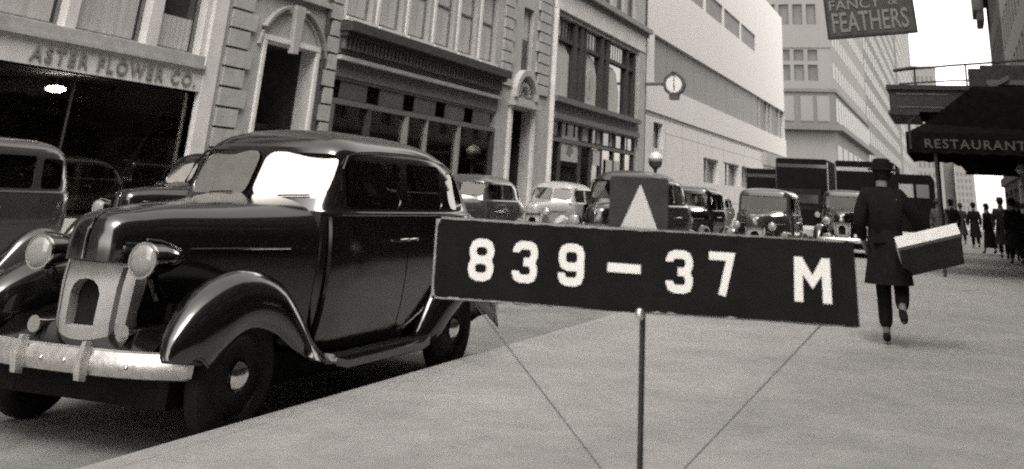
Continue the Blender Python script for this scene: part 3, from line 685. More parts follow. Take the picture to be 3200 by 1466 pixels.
def window(parent, X, y0, y1, z0, z1, shade=0.55, cols=1, fm=None, deep=0.22, sash=True, glassm=None, gap=0.0, sgn=1):
    """a window set back in its opening; frame > pane, blind"""
    fm = fm or TRIM; glassm = glassm or WINDARK
    w, h = round(y1-y0, 3), round(z1-z0, 3); key = (w, h, round(shade, 2), cols, fm.name, deep, sash, glassm.name, gap, sgn)
    if key not in WC:
        t = 0.06; f = MB(); s_ = sgn
        f.box(-s_*deep, -s_*(deep-0.08), 0, t, 0, h); f.box(-s_*deep, -s_*(deep-0.08), w-t, w, 0, h)
        f.box(-s_*deep, -s_*(deep-0.08), t, w-t, 0, t); f.box(-s_*deep, -s_*(deep-0.08), t, w-t, h-t, h)
        for k in range(1, cols): f.box(-s_*deep, -s_*(deep-0.1), w*k/cols-0.05, w*k/cols+0.05, t, h-t)
        if sash: f.box(-s_*deep, -s_*(deep-0.07), t, w-t, h*0.5-0.03, h*0.5+0.03) if cols == 1 else None
        fr = f.mesh('window'); fr.materials.append(fm)
        p = MB().box(-s_*(deep+0.0), -s_*(deep-0.02), t*0.9, w-t*0.9, t*0.9, h-t*0.9).mesh('pane'); p.materials.append(glassm)
        sm = None
        if shade > 0:
            sb = MB()
            n = cols
            for k in range(n):
                a = w*k/n+0.09+gap; b = w*(k+1)/n-0.09-gap
                hh = h*shade*(0.92 if k % 2 else 1.0)
                m_ = 9; rw = []
                for i in range(m_+1):
                    y = a+(b-a)*i/m_; x = s_*(-deep+0.026+0.004*(i % 2)); rw.append((x, y))
                zt0 = 0.07 if shade < 0.95 or True else 0; 
                za, zb = (h-0.07-hh*0.93, h-0.08) if shade > 0 else (0, 0)
                sb.loft([[(x, y, za) for x, y in rw], [(x, y, zb) for x, y in rw]], closed=False)
            sm = sb.mesh('blind'); sm.materials.append(SHADE)
        WC[key] = (fr, p, sm)
    fr, p, sm = WC[key]
    o = put('window', fr, None, parent, (X, y0, z0)); put('pane', p, None, o)
    if sm: put('blind', sm, None, o)
    return o
X0 = -17.0
def fb(mb, y0, y1, z0, z1, d1, d0=0.0, X=X0): return mb.box(X+d0, X+d1, y0, y1, z0, z1)

# --- flower shop building
b1 = thing('flower_shop_building', 'pale stone building with the flower company name over a wide dark shop window', 'building', (X0, 17, 0))
def L1(mb, nm, m, parent=b1, smooth=False):
    for i, v in enumerate(mb.v): mb.v[i] = (v[0]-parent.location.x, v[1]-parent.location.y, v[2])
    return mb.build(nm, m, parent, smooth)
ops = [(9.2, 21.15, 0.35, 3.14), (9.0, 12.3, 3.98, 6.9), (12.6, 16.72, 3.98, 6.9), (17.02, 19.12, 3.98, 6.9), (19.50, 21.0, 3.98, 6.9)]
for zf in (8.2, 12.2, 16.2): ops += [(9.0, 12.3, zf, zf+2.6), (12.6, 16.72, zf, zf+2.6), (17.02, 21.0, zf, zf+2.6)]
L1(wall_open(X0, 4.0, 21.69, -0.15, 20.5, ops, 0.4), 'wall', LIME)
L1(fb(MB(), 21.18, 21.68, 0.0, 7.5, 0.10), 'pilaster', LIME)
L1(fb(MB(), 8.0, 21.18, 3.14, 3.66, 0.07), 'sign_band', LIME)
L1(fb(fb(MB(), 8.0, 21.17, 3.66, 3.74, 0.16), 8.0, 21.17, 3.74, 3.96, 0.06), 'ledge', STONE)
L1(fb(fb(MB(), 8.0, 21.17, 6.95, 7.15, 0.2), 8.0, 21.17, 7.15, 7.5, 0.1), 'cornice', STONE)
tm = text_mesh('ASTER FLOWER CO.', 0.40, 0.015, spacing=1.32, bold=0.008)
xs_ = [v.co.x for v in tm.vertices]; wtx = max(xs_)-min(xs_)
sc = (20.95-15.95)/wtx
MT = Matrix.Translation((0.086, 15.95-17-min(xs_)*sc, 3.235)) @ Matrix(((0, 0, 1, 0), (sc, 0, 0, 0), (0, 1, 0, 0), (0, 0, 0, 1)))
split_letters(tm, LETTER, b1, MT)
for (a, b, zz0, zz1) in ops[1:]:
    cols = 1 if b-a < 2.5 else 2
    window(b1, 0, a-17, b-17, zz0, zz1, shade=0.0 if zz0 > 5 else 0.0, cols=cols, deep=0.3, sash=False, glassm=WINDARK)
for (a, b, top, dz) in ((9.2, 12.1, 6.8, 0), (12.8, 16.55, 6.8, 0), (17.15, 18.95, 4.95, 0), (19.68, 20.86, 4.78, 0)):
    m_ = MB(); n_ = 14; rw = [(X0-0.262+0.008*(i % 2), a+(b-a)*i/n_) for i in range(n_+1)]
    m_.loft([[(x, y, 4.05) for x, y in rw], [(x, y, top) for x, y in rw]], closed=False); L1(m_, 'curtain', SHADE)
# shop interior
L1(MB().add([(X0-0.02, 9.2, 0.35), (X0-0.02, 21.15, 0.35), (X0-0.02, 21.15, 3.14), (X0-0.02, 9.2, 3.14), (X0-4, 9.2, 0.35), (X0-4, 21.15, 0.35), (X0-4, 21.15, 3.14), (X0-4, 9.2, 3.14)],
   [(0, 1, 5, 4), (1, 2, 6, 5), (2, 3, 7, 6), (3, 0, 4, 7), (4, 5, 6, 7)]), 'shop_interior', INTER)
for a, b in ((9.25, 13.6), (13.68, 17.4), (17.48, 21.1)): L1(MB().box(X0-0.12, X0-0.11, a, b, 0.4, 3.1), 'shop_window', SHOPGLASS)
for yy in (13.64, 17.44): L1(MB().box(X0-0.14, X0-0.09, yy-0.015, yy+0.015, 0.4, 3.1), 'mullion', IRON)
m_ = MB(); random.seed(3)
for k in range(46):
    y = random.uniform(9.6, 20.2); x = X0-random.uniform(0.5, 3.4); z = 0.4+random.uniform(0.1, 1.4); s = random.uniform(0.06, 0.22)
    m_.loft([[(x+s*0.5*cos(t), y+s*0.5*sin(t), 0.4) for t in [2*pi*i/7 for i in range(7)]], [(x+s*cos(t), y+s*sin(t), z) for t in [2*pi*i/7 for i in range(7)]], [(x+s*.4*cos(t), y+s*.4*sin(t), z+s) for t in [2*pi*i/7 for i in range(7)]]])
o = L1(m_, 'flower_stock', STOCK); o['kind'] = 'stuff'
# grey slanted panel behind the glass, built for an unclear pale diagonal
lb = thing('slanted_panel', 'grey slanted panel for a pale diagonal at the right end of the flower shop window', 'panel', (X0-0.5, 20.2, 0.36))
MB().prism([(-0.9, 0), (0.86, 0), (0.86, 2.62), (0.55, 2.3), (-0.25, 1.1), (-0.7, 0.45)], 'X', -0.03, 0.03).build('panel', mat('slanted_panel_grey', 0.16, rough=0.8), lb)
MB().box(0.03, 0.05, -0.75, 0.84, 1.14, 1.18).build('rail', TRIM, lb)
pl = thing('pendant_lamp', 'lit oval lamp hanging inside the flower shop window', 'lamp', (X0-0.75, 17.62, 2.84))
MB().lathe([(0.06, 0.05), (0.045, 0.14), (0.0, 0.21), (-0.05, 0.18), (-0.08, 0.08), (-0.085, 0)], 'Z', (0, 0, 0), 20).build('lamp_shade', LAMPLIT, pl, True)
MB().tube([(0, 0, 0.05), (0, 0, 0.3)], 0.012, 6).build('cord', DARK, pl)

bL = thing('unseen_loft_building', 'pale loft building left of the flower shop, outside the picture, added for windscreen reflections', 'building', (X0, -18, 0))  # out of view, added to darken the left windscreen pane's reflection
ops = []
for k in range(10):
    a = -39.5+k*4.3
    ops.append((a, a+3.3, 0.4, 3.6))
    for zf in (5.0, 9.0, 13.0, 17.0): ops.append((a, a+3.0, zf, zf+2.4))
L1(wall_open(X0, -40, 3.98, -0.15, 22, ops, 0.4), 'wall', STONE2, bL)
for (a, b, c_, d) in ops: window(bL, 0, a+18, b+18, c_, d, shade=0.0 if c_ < 1 else 0.5, cols=2, deep=0.3, sash=False)
L1(fb(MB(), -40, 3.98, 3.8, 4.5, 0.2), 'sign_band', STONE2, bL)
L1(fb(MB(), -40, 3.98, 21.0, 22.0, 0.6), 'cornice', STONE2, bL)

# --- long stone building
b2 = thing('stone_loft_building', 'long grey stone building with quoined piers, dark iron shopfronts and two doorways', 'building', (X0, 41, 0))
def L2(mb, nm, m, smooth=False): return L1(mb, nm, m, b2, smooth)
ops = [(23.55, 25.95, 0.0, 4.72), (27.05, 39.25, 0.3, 4.22), (40.75, 43.1, 0.0, 4.55), (45.45, 59.4, 0.3, 4.45), (45.45, 59.5, 5.5, 9.2)]
w2 = [27.3+i*1.98 for i in range(6)]
for a in w2: ops += [(a, a+1.55, 5.98, 9.0)]
ops += [(41.55, 42.75, 6.1, 8.8)]
zf = [10.9, 15.0, 19.0]
for z in zf:
    for a in w2: ops.append((a, a+1.55, z, z+2.8))
    ops.append((41.45, 42.75, z-0.6, z+2.0))
    for k in range(6): ops.append((46.0+k*2.25, 47.6+k*2.25, z, z+2.8))
    ops.append((23.9, 25.6, z-1.0, z+1.6))
ops.append((23.9, 25.6, 6.4, 8.6))
L2(wall_open(X0, 21.70, 61.3, -0.15, 24, ops, 0.45), 'wall', STONE)
for (a, b, c_, d) in ops[5:]:
    window(b2, 0, a-41, b-41, c_, d, shade=1.0 if c_ < 6.05 and a < 40 else 0.55, cols=1, deep=0.26, sash=True)
# quoins
def quoins(y0, y1, zlist, alt=0.18, side=1, wid=None):
    h = zlist[1]-zlist[0]-0.055
    me = None
    for i, z in enumerate(zlist[:-1]):
        k = alt*(i % 2); a, b = (y0, y1-k) if side > 0 else (y0+k, y1)
        L2(fb(MB(), a, b, z+0.03, z+0.03+h, 0.085), 'quoin_stone', STONE)
L2(fb(MB(), 21.95, 22.80, 0.0, 10.0, 0.012), 'pier_face', JOINT)
quoins(21.93, 22.98, [0.02+0.478*i for i in range(22)], 0.22)
L2(fb(MB(), 26.40, 26.98, 0.0, 10.0, 0.012), 'pier_face', JOINT)
quoins(26.36, 27.02, [0.02+0.478*i for i in range(22)], 0.2, -1)
for a, b in ((39.35, 40.7), (43.15, 45.35)):
    L2(fb(MB(), a+0.25, b-0.3, 5.3, 14.2, 0.012), 'pier_face', JOINT)
    quoins(a+0.08, b-0.12 if a < 42 else b-0.55, [5.3+0.452*i for i in range(20)], 0.24, 1 if a < 42 else -1)
# arched relief over the first doorway
def arc_strip(yc, zc, r0, r1, t0, t1, d1, n=10, sx=1.0):
    ring = []
    for i in range(n+1):
        t = radians(t0+(t1-t0)*i/n)
        ring.append([(X0+0.001, yc+sx*r0*cos(t), zc+r0*sin(t)), (X0+d1, yc+sx*r0*cos(t), zc+r0*sin(t)), (X0+d1, yc+sx*r1*cos(t), zc+r1*sin(t)), (X0+0.001, yc+sx*r1*cos(t), zc+r1*sin(t))])
    return MB().loft(ring)
L2(arc_strip(24.72, 4.30, 1.42, 1.50, 12, 76, 0.16, sx=1.12), 'door_hood_moulding', STONE2)
L2(arc_strip(24.72, 4.30, 1.42, 1.50, 104, 150, 0.16, sx=1.12), 'door_hood_moulding', STONE2)
L2(arc_strip(24.72, 4.30, 1.30, 1.40, 12, 168, 0.05, sx=1.12), 'door_arch', STONE)
L2(MB().prism([(24.60, 4.52), (24.86, 4.52), (24.95, 5.80), (24.51, 5.80)], 'X', X0+0.001, X0+0.17), 'keystone', STONE)
L2(fb(MB(), 23.0, 26.35, 6.0, 6.15, 0.14), 'string_course', STONE)
for a, b in ((23.42, 23.54), (25.96, 26.10)): L2(fb(MB(), a, b, 0.0, 4.75, 0.07), 'door_jamb', LIME)
L2(fb(MB(), 23.42, 26.10, 4.73, 4.86, 0.08), 'door_lintel', LIME)
# doorway recesses
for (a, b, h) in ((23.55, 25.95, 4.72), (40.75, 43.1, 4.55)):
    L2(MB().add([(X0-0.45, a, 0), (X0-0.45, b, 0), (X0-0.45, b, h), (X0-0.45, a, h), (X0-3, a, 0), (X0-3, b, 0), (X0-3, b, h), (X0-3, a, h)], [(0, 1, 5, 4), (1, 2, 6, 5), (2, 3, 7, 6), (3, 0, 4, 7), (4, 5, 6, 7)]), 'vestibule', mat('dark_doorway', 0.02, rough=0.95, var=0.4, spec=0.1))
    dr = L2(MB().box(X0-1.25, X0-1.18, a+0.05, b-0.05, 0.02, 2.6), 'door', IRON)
    for k in range(2):
        ya = a-41+0.2+k*(b-a-0.2)/2; MB().box(-1.175, -1.165, ya, ya+(b-a)/2-0.3, 0.9, 2.4).build('door_pane', WINDARK, dr)
    L2(MB().box(X0-1.2, X0-1.15, a+0.05, b-0.05, 2.6, 2.72), 'transom_bar', IRON)
dl = thing('doorway_lamp', 'small lit globe lamp inside the arched doorway', 'lamp', (X0-0.9, 24.35, 3.78))
MB().lathe([(-0.075, 0.0), (-0.06, 0.05), (0.0, 0.08), (0.06, 0.05), (0.08, 0.02), (0.14, 0.012)], 'Z', (0, 0, 0), 14).build('globe', LAMPLIT, dl, True)
MB().tube([(0, 0, 0.1), (0, 0, 0.9)], 0.01, 5).build('chain', DARK, dl)
# ornate pediment over second doorway
L2(fb(fb(MB(), 40.4, 43.4, 4.6, 4.75, 0.35), 40.55, 43.25, 4.75, 4.95, 0.2), 'door_cornice', STONE)
L2(arc_strip(41.9, 4.95, 0.95, 1.2, 0, 180, 0.28, sx=1.1), 'pediment', STONE)
m_ = MB()
for t in range(9):
    a = radians(20*t+10); y = 41.9+0.55*cos(a); z = 5.02+0.5*abs(sin(a)); m_.lathe([(0, 0.17), (0.1, 0.15), (0.17, 0.06), (0.19, 0)], 'X', (X0, y, z), 9)
o = L2(m_, 'pediment_carving', STONE2)
for a, b in ((40.5, 40.74), (43.11, 43.35)): L2(fb(MB(), a, b, 0.0, 4.6, 0.12), 'door_pilaster', LIME)
# dark iron shopfront one
L2(fb(MB(), 26.95, 39.35, 5.50, 5.78, 0.55), 'cornice', IRON)
L2(fb(MB(), 27.0, 39.32, 5.36, 5.50, 0.36), 'cornice_bed_mould', IRON)
L2(fb(MB(), 27.02, 39.3, 4.86, 5.36, 0.10), 'frieze', IRON2)
me0 = None
for k in range(50):
    if me0 is None: me0 = L2(MB().box(X0+0.10, X0+0.24, 27.1, 27.21, 5.0, 5.34), 'dentil', IRON2)
    else: inst('dentil', me0, b2, (0, k*0.244, 0))
L2(fb(MB(), 27.0, 39.32, 4.68, 4.80, 0.24), 'shopfront_ledge', STONE)
L2(fb(MB(), 27.04, 39.28, 4.22, 4.66, 0.04), 'fascia', IRON2)
for k in range(5): L2(fb(MB(), 27.6+k*2.4, 29.2+k*2.4, 3.62, 4.14, -0.05, -0.08), 'transom_light', WINGREY)
L2(fb(fb(MB(), 27.05, 39.25, 4.14, 4.22, 0.0, -0.12), 27.05, 39.25, 3.45, 3.60, 0.03, -0.12), 'transom_rail', IRON2)
for yy, w_, m_ in ((27.2, 0.25, IRON2), (29.4, 0.22, IRON), (31.9, 0.22, STONE2), (33.4, 0.08, STONE2), (36.0, 0.18, STONE2), (39.15, 0.2, IRON)):
    L2(fb(MB(), yy-w_/2, yy+w_/2, 0.0, 3.45, 0.02, -0.12), 'shopfront_post', m_)
L2(fb(MB(), 27.05, 39.25, 0.3, 0.9, 0.0, -0.2), 'stall_riser', IRON)
for a, b in ((27.35, 29.25), (29.55, 31.7), (32.1, 33.3), (33.5, 35.85), (36.15, 39.0)): L2(MB().box(X0-0.1, X0-0.09, a, b, 0.9, 3.45), 'display_window', SHOPGLASS)
def interior(y0, y1, z0, z1, d=3.0):
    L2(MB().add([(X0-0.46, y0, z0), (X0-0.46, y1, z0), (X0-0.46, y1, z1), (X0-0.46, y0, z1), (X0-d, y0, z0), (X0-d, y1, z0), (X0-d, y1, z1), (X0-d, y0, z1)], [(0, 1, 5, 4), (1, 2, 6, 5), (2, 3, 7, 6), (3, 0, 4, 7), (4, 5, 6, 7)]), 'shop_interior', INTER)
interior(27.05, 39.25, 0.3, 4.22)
m_ = MB(); random.seed(5)
for k in range(34):
    y = random.uniform(27.5, 38.8); s = random.uniform(0.1, 0.3); x = X0-random.uniform(0.7, 2); m_.box(x-s, x, y-s, y+s, 0.5, random.uniform(1.2, 2.6))
for k in range(30):
    y = random.uniform(46, 59); s = random.uniform(0.1, 0.35); x = X0-random.uniform(0.6, 1.6); m_.box(x-s, x, y-s, y+s, 0.5, random.uniform(1.2, 2.8))
o = L2(m_, 'window_display', STOCK); o['kind'] = 'stuff'
# second shopfront bay 45.4 - 59.5
L2(fb(fb(fb(MB(), 45.42, 59.55, 5.24, 5.48, 0.34), 45.42, 59.5, 4.75, 5.24, 0.10), 45.42, 59.55, 4.5, 4.74, 0.26), 'sill_cornice', IRON2)
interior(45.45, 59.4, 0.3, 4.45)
for k, yy in enumerate((45.6, 47.0, 49.9, 51.6, 53.3, 55.4, 57.4, 59.25)):
    L2(fb(MB(), yy-0.11, yy+0.11, 0.0, 4.45, 0.0, -0.2), 'shopfront_post', IRON)
L2(fb(MB(), 45.45, 59.4, 3.55, 3.72, 0.02, -0.15), 'transom_rail', IRON2)
ysq = [45.8+i*1.13 for i in range(12)]
for i, a in enumerate(ysq): L2(MB().box(X0-0.09, X0-0.07, a, a+0.85, 3.78, 4.38), 'transom_light', (SHADE if i in (4, 6, 8) else WINGREY))
for a, b in ((45.75, 46.9), (47.1, 49.8), (50.0, 51.5), (51.7, 53.2), (53.4, 55.3), (55.5, 57.3), (57.5, 59.1)): L2(MB().box(X0-0.12, X0-0.11, a, b, 0.5, 3.55), 'display_window', SHOPGLASS)
ps = L2(MB().box(X0-0.05, X0-0.035, 47.15, 49.6, 2.75, 3.85), 'poster', TRIML)
MB().prism([(47.9-41, 3.1), (48.4-41, 2.95), (48.9-41, 3.2), (48.7-41, 3.55), (48.2-41, 3.6)], 'X', -0.034, -0.028).build('poster_print', TRIM, ps)
L2(MB().box(X0-0.05, X0-0.035, 52.0, 53.1, 2.75, 3.5), 'poster', SHADE)
L2(MB().box(X0-0.05, X0-0.035, 54.2, 56.6, 1.9, 3.1), 'paper_screen', SHADE)
# large second-storey window 45.45-59.5 x 5.5-9.2
L2(MB().box(X0-0.30, X0-0.28, 45.45, 59.5, 5.5, 9.2), 'window_pane', WINDARK)
for yy, w_ in ((45.55, 0.2), (48.75, 0.5), (49.75, 0.45), (50.35, 0.2), (53.1, 0.5), (54.15, 0.45), (57.9, 0.3), (59.35, 0.3)): L2(MB().box(X0-0.28, X0-0.08, yy-w_/2, yy+w_/2, 5.5, 9.2), 'window_post', IRON)
L2(MB().box(X0-0.28, X0-0.12, 45.45, 59.5, 8.1, 8.28), 'window_transom', IRON)
for k in range(30):
    yy = 45.75+k*0.465; L2(MB().box(X0-0.27, X0-0.25, yy, yy+(0.20 if k % 3 else 0.26), 8.34, 9.1), 'top_light', (SHADE if k in (1, 2) else WINGREY))
def curtain(y0, y1, z0, z1, curve=0.0):
    pts = [(y0, z0), (y1, z0), (y1, z1-curve), (y0+(y1-y0)*0.72, z1-curve*0.2), (y0+(y1-y0)*0.45, z1), (y0, z1)]
    L2(MB().prism(pts, 'X', X0-0.275, X0-0.262), 'curtain', SHADE)
curtain(45.8, 48.3, 5.6, 8.0, 0.4); curtain(50.5, 52.7, 5.6, 8.0, 0.9); curtain(54.5, 56.8, 5.6, 7.9, 1.2)
L2(MB().lathe([(X0-0.26, 0.75), (X0-0.245, 0.74), (X0-0.24, 0.0)], 'X', (0, 51.6, 6.6), 22), 'round_window_sign', TRIML)
L2(MB().box(X0-0.245, X0-0.232, 51.5, 51.68, 6.3, 6.9), 'sign_mark', TRIM)
L2(fb(MB(), 45.3, 60.9, 9.42, 10.35, 0.14), 'lintel_band', LIME)
L2(fb(fb(MB(), 45.3, 61.5, 10.58, 10.85, 0.42), 45.3, 61.4, 10.36, 10.58, 0.2), 'string_cornice', STONE2)
for k in range(1): L2(fb(MB(), 59.7, 61.25, 0.0, 9.4, 0.10), 'corner_pier', STONE)
L2(fb(MB(), 45.3, 45.40, 0.0, 9.4, 0.2), 'pier_edge', LIME)
for a in w2:
    L2(fb(MB(), a-0.2, a-0.05, 5.85, 9.2, 0.06), 'window_mullion', LIME)
L2(fb(MB(), 27.0, 39.3, 9.25, 9.5, 0.2), 'string_course', STONE)

me0 = None
for a in w2:
    s_ = (me0 is None)
    if s_: me0 = L2(fb(MB(), a-0.06, a+1.61, 5.86, 5.98, 0.14), 'window_sill', LIME)
    else: inst('window_sill', me0, b2, (0, a-w2[0], 0))
L2(MB().tube([(X0+0.08, 26.25, 0), (X0+0.08, 26.25, 14)], 0.05, 7), 'drain_pipe', IRON)
L2(MB().tube([(X0+0.07, 61.15, 0), (X0+0.07, 61.15, 14)], 0.06, 7), 'drain_pipe', IRON)
# clock
ck = thing('street_clock', 'round clock in a dark case on a bracket at the corner of the stone building', 'clock', (-15.1, 61.0, 7.66))
MB().lathe([(-0.16, 0.50), (-0.16, 0.66), (-0.12, 0.70), (0.12, 0.70), (0.16, 0.66), (0.16, 0.50)], 'Y', (0, 0, 0), 10, ring=True).build('case', CLOCKR, ck)
MB().lathe([(-0.13, 0.0), (-0.13, 0.52), (0.13, 0.52), (0.13, 0.0)], 'Y', (0, 0, 0), 28).build('dial', CLOCKF, ck)
MB().prism([(-0.32, -0.64), (0.32, -0.64), (0.26, -0.9), (-0.26, -0.9)], 'Y', -0.14, 0.14).build('base', CLOCKR, ck)
MB().lathe([(0.66, 0.24), (0.78, 0.12), (0.95, 0.02), (0.98, 0)], 'Z', (0, 0, 0), 10).build('finial', CLOCKR, ck)
MB().box(-0.02, 0.025, -0.15, -0.135, -0.05, 0.42).build('clock_hand', PAINT2, ck)
MB().prism([(-0.02, 0.0), (0.03, 0.0), (0.06, -0.34), (0.0, -0.34)], 'Y', -0.16, -0.15).build('clock_hand', PAINT2, ck)
MB().box(-1.86, -0.66, -0.05, 0.05, -0.10, 0.06).build('bracket', CLOCKR, ck)

# --- white marble building
b3 = thing('white_marble_building', 'white marble building with a recessed grey band and narrow slot windows', 'building', (X0, 90, 0))
def L3(mb, nm, m): return L1(mb, nm, m, b3)
slots = [(64.0, 70.7), (71.3, 77.9), (78.5, 85.1), (85.7, 92.9), (93.5, 100.9)]
ops = [(63.4, 118.99, 8.02, 10.95), (63.5, 65.8, 4.2, 5.72)]
lw = [(77.6, 83.0), (85.0, 91.6), (92.8, 98.5), (100.0, 106.0), (107.5, 113.5)]
for a, b in lw: ops.append((a, b, 2.62, 4.34))
for a, b in slots: ops.append((a, b, 14.9, 16.5))
mbw = wall_open(X0, 61.32, 119.0, -0.15, 21.2, ops, 0.45, 20); L3(mbw, 'wall', MARBLE)
L3(MB().box(X0-0.28, X0-0.25, 63.4, 103.4, 8.02, 10.95), 'grey_recess_band', RECESS)  # grey sheet carries the band's shade in its colour
for k in range(10): L3(MB().box(X0-0.25, X0-0.243, 63.5+k*4, 63.53+k*4, 8.02, 10.95), 'band_joint', TRIM)
L3(MB().box(X0-0.4, X0-0.35, 103.4, 118.6, 8.02, 10.95), 'corner_window', SLOTG)
for yy in (103.4, 108.2, 110.4, 116.0): L3(MB().box(X0-0.35, X0-0.15, yy-0.2, yy+0.2, 8.02, 10.95), 'band_mullion', TRIML)
for a, b in lw: window(b3, 0, a-90, b-90, 2.62, 4.34, shade=0, cols=2, deep=0.5, fm=TRIML, glassm=WINDARK)
window(b3, 0, 63.5-90, 65.8-90, 4.2, 5.72, shade=0, cols=1, deep=0.4, fm=TRIM, glassm=WINDARK, sash=False)
for a, b in slots: window(b3, 0, a-90, b-90, 14.9, 16.5, shade=0, cols=1, deep=0.14, fm=TRIML, glassm=SLOTG, sash=False)
L3(fb(MB(), 61.4, 119.0, 6.02, 6.25, 0.02, -0.0), 'shadow_mould', STONE)  # grey strip paints the thin shadow line of the moulding
L3(fb(MB(), 61.4, 119.3, 6.25, 8.0, 0.08), 'canopy_band', MARBLE)
L3(fb(MB(), 104.0, 119.0, 4.9, 6.0, 0.35), 'corner_soffit', STONE)
m_ = MB()
for z in (1.3, 5.2): m_.box(X0, X0+0.006, 66.2, 104, z, z+0.03)
for k in range(9): m_.box(X0+0.0, X0+0.006, 66.5+k*4.6, 66.53+k*4.6, 0.2, 6.0)
L3(m_, 'panel_joints', RECESS)

# globe street lamp at the far kerb
gl = thing('street_lamp', 'globe street lamp in front of the white marble building', 'lamp', (-12.6, 47.5, 0))
MB().lathe([(0, 0.2), (0.15, 0.2), (0.5, 0.13), (0.9, 0.09), (2.5, 0.075), (2.55, 0.12), (2.6, 0.08)], 'Z', (0, 0, 0), 14).build('post', IRON, gl, True)
MB().lathe([(2.58, 0.12), (2.66, 0.26), (2.86, 0.32), (2.9, 0.30)], 'Z', (0, 0, 0), 18).build('lamp_cup', IRON, gl, True)
MB().lathe([(2.88, 0.28), (3.0, 0.34), (3.14, 0.30), (3.26, 0.16), (3.3, 0)], 'Z', (0, 0, 0), 18).build('globe', GLOBE, gl, True)

# --- tall buildings beyond the avenue
b4 = thing('corner_office_tower', 'tall pale office building beyond the avenue with rows of square windows and stepped ledges', 'building', (-16.4, 167, 0))
xw = [-8.0, -5.9, -3.7]; xw = [-20.4+i*2.15 for i in range(8)]
zr = [(13.6, 17.2), (19.5, 22.0), (22.6, 24.4), (28.2, 31.4), (33.5, 36.5), (38.5, 41.5), (43.5, 46.5), (48.5, 51.5)]
def front_wall(x0, x1, z0, z1, ops, depth):
    xs = sorted(set([x0, x1]+[a for o in ops for a in o[:2]])); zs = sorted(set([z0, z1]+[a for o in ops for a in o[2:4]])); mb = MB()
    for a, b in zip(xs, xs[1:]):
        for c_, d in zip(zs, zs[1:]):
            xm, zm = (a+b)/2, (c_+d)/2
            if any(o[0] < xm < o[1] and o[2] < zm < o[3] for o in ops): continue
            mb.add([(a, 0, c_), (b, 0, c_), (b, 0, d), (a, 0, d)], [(0, 1, 2, 3)])
    for a, b, c_, d in ops: mb.add([(a, 0, c_), (b, 0, c_), (b, 0, d), (a, 0, d), (a, depth, c_), (b, depth, c_), (b, depth, d), (a, depth, d)], [(0, 1, 5, 4), (1, 2, 6, 5), (2, 3, 7, 6), (3, 0, 4, 7)])
    return mb
ops = []
xcols = [(-8.0, -6.5), (-6.0, -4.5), (-3.8, -2.3)]
xcols = [(-7.9-2.15*i, -6.35-2.15*i) for i in range(8)][::-1]+[(-5.75, -4.2), (-3.6, -2.1)]
for z0, z1 in ((19.6, 22.0), (22.6, 24.3), (28.2, 31.4), (34, 37), (40, 43), (46, 49)):
    for a, b in xcols: ops.append((a, b, z0, z1))
L = front_wall(-26, 0, -0.15, 56, ops, 0.5)
L.add([(0, 0, -0.15), (0, 70, -0.15), (0, 70, 56), (0, 0, 56), (-26, 0, 56), (-26, 70, 56)], [(0, 1, 2, 3), (3, 2, 5, 4)])
L.build('wall', FAR1, b4)
wm = None
for (a, b, z0, z1) in ops:
    f = MB().box(a, b, 0.45, 0.5, z0, z1).build('window', FARG, b4)
for z in (24.5, 25.6): pass
MB().box(-26, 0.02, -0.12, 0.0, 24.6, 25.2).build('ledge', FAR1, b4)
MB().box(-26, 0.5, -0.5, 70, 17.9, 18.4).build('ledge', FAR2, b4)
m_ = MB().box(-26, 0.25, -0.25, 70, 13.1, 17.9); m_.build('mezzanine_band', FAR2, b4)
for a in (-9.8, -6.8, -3.9, -1.4): MB().box(a-1.0, a+0.9, -0.34, -0.25, 13.6, 17.3).build('mezzanine_panel', FAR1, b4)
for k in range(16): MB().box(0.25, 0.34, 1.2+k*4.2, 4.4+k*4.2, 13.7, 17.2).build('side_window', FARG, b4)
MB().box(-26, 1.4, -1.4, 70, 12.3, 13.1).build('canopy_ledge', FAR2, b4)
MB().box(-26, 0.15, -0.15, 70, 4.6, 12.3).build('base_band', FAR1, b4)
for k in range(7): MB().box(0.15, 0.2, 2+k*9.5, 9+k*9.5, 5.0, 10.4).build('shop_window', FARG, b4)
for k in range(14):
    for z in range(7): MB().box(0.0, 0.03, 2+k*4.8, 4.4+k*4.8, 20.2+z*5, 22.6+z*5).build('side_window', RBRICK2 if False else FARG, b4) if (k+z) % 1 == 0 else None
def slab(nm, label, x0, x1, y0, y1, z1, m, rows=(12, 16), wm=FARG, face='E'):
    t = thing(nm, label, 'building', ((x0+x1)/2, y0, 0)); cx_ = (x0+x1)/2
    MB().box(x0-cx_, x1-cx_, 0, y1-y0, -0.15, z1).build('wall', m, t)
    nr, nc = rows; zs_ = 4.5
    for r in range(nr):
        z = 5+r*(z1-8)/nr
        mb2 = MB()
        for k in range(nc):
            if face == 'E': y = 2+k*(y1-y0-4)/nc; w_ = (y1-y0-4)/nc*0.5; MB.box(mb2, x1-cx_, x1-cx_+0.05, y, y+w_, z, z+(z1-8)/nr*0.55)
            else: x = x0-cx_+1+k*(x1-x0-2)/nc; w_ = (x1-x0-2)/nc*0.5; mb2.box(x, x+w_, -0.05, 0, z, z+(z1-8)/nr*0.55)
        mb2.build('window_row', wm, t)['kind'] = 'stuff'
    MB().box(x0-cx_-0.3, x1-cx_+0.3, -0.3, y1-y0, z1, z1+0.8).build('parapet', m, t)
    return t
slab('brick_tower', 'grey tower farther down the left side of the street behind the feather sign', -45, -16.6, 240, 400, 118, FAR2, (22, 20))
slab('brick_tower', 'tall plain tower whose right edge meets the white sky', -45, -16.2, 405, 590, 116, FAR1, (22, 20))
slab('far_building', 'far stepped building under the end of the thin iron frame', -22, -5.0, 690, 720, 86, FAR1, (14, 6), face='S')
slab('far_building', 'lower far building right of the stepped one', -4.95, 1.2, 700, 720, 70, FAR2, (12, 3), face='S')
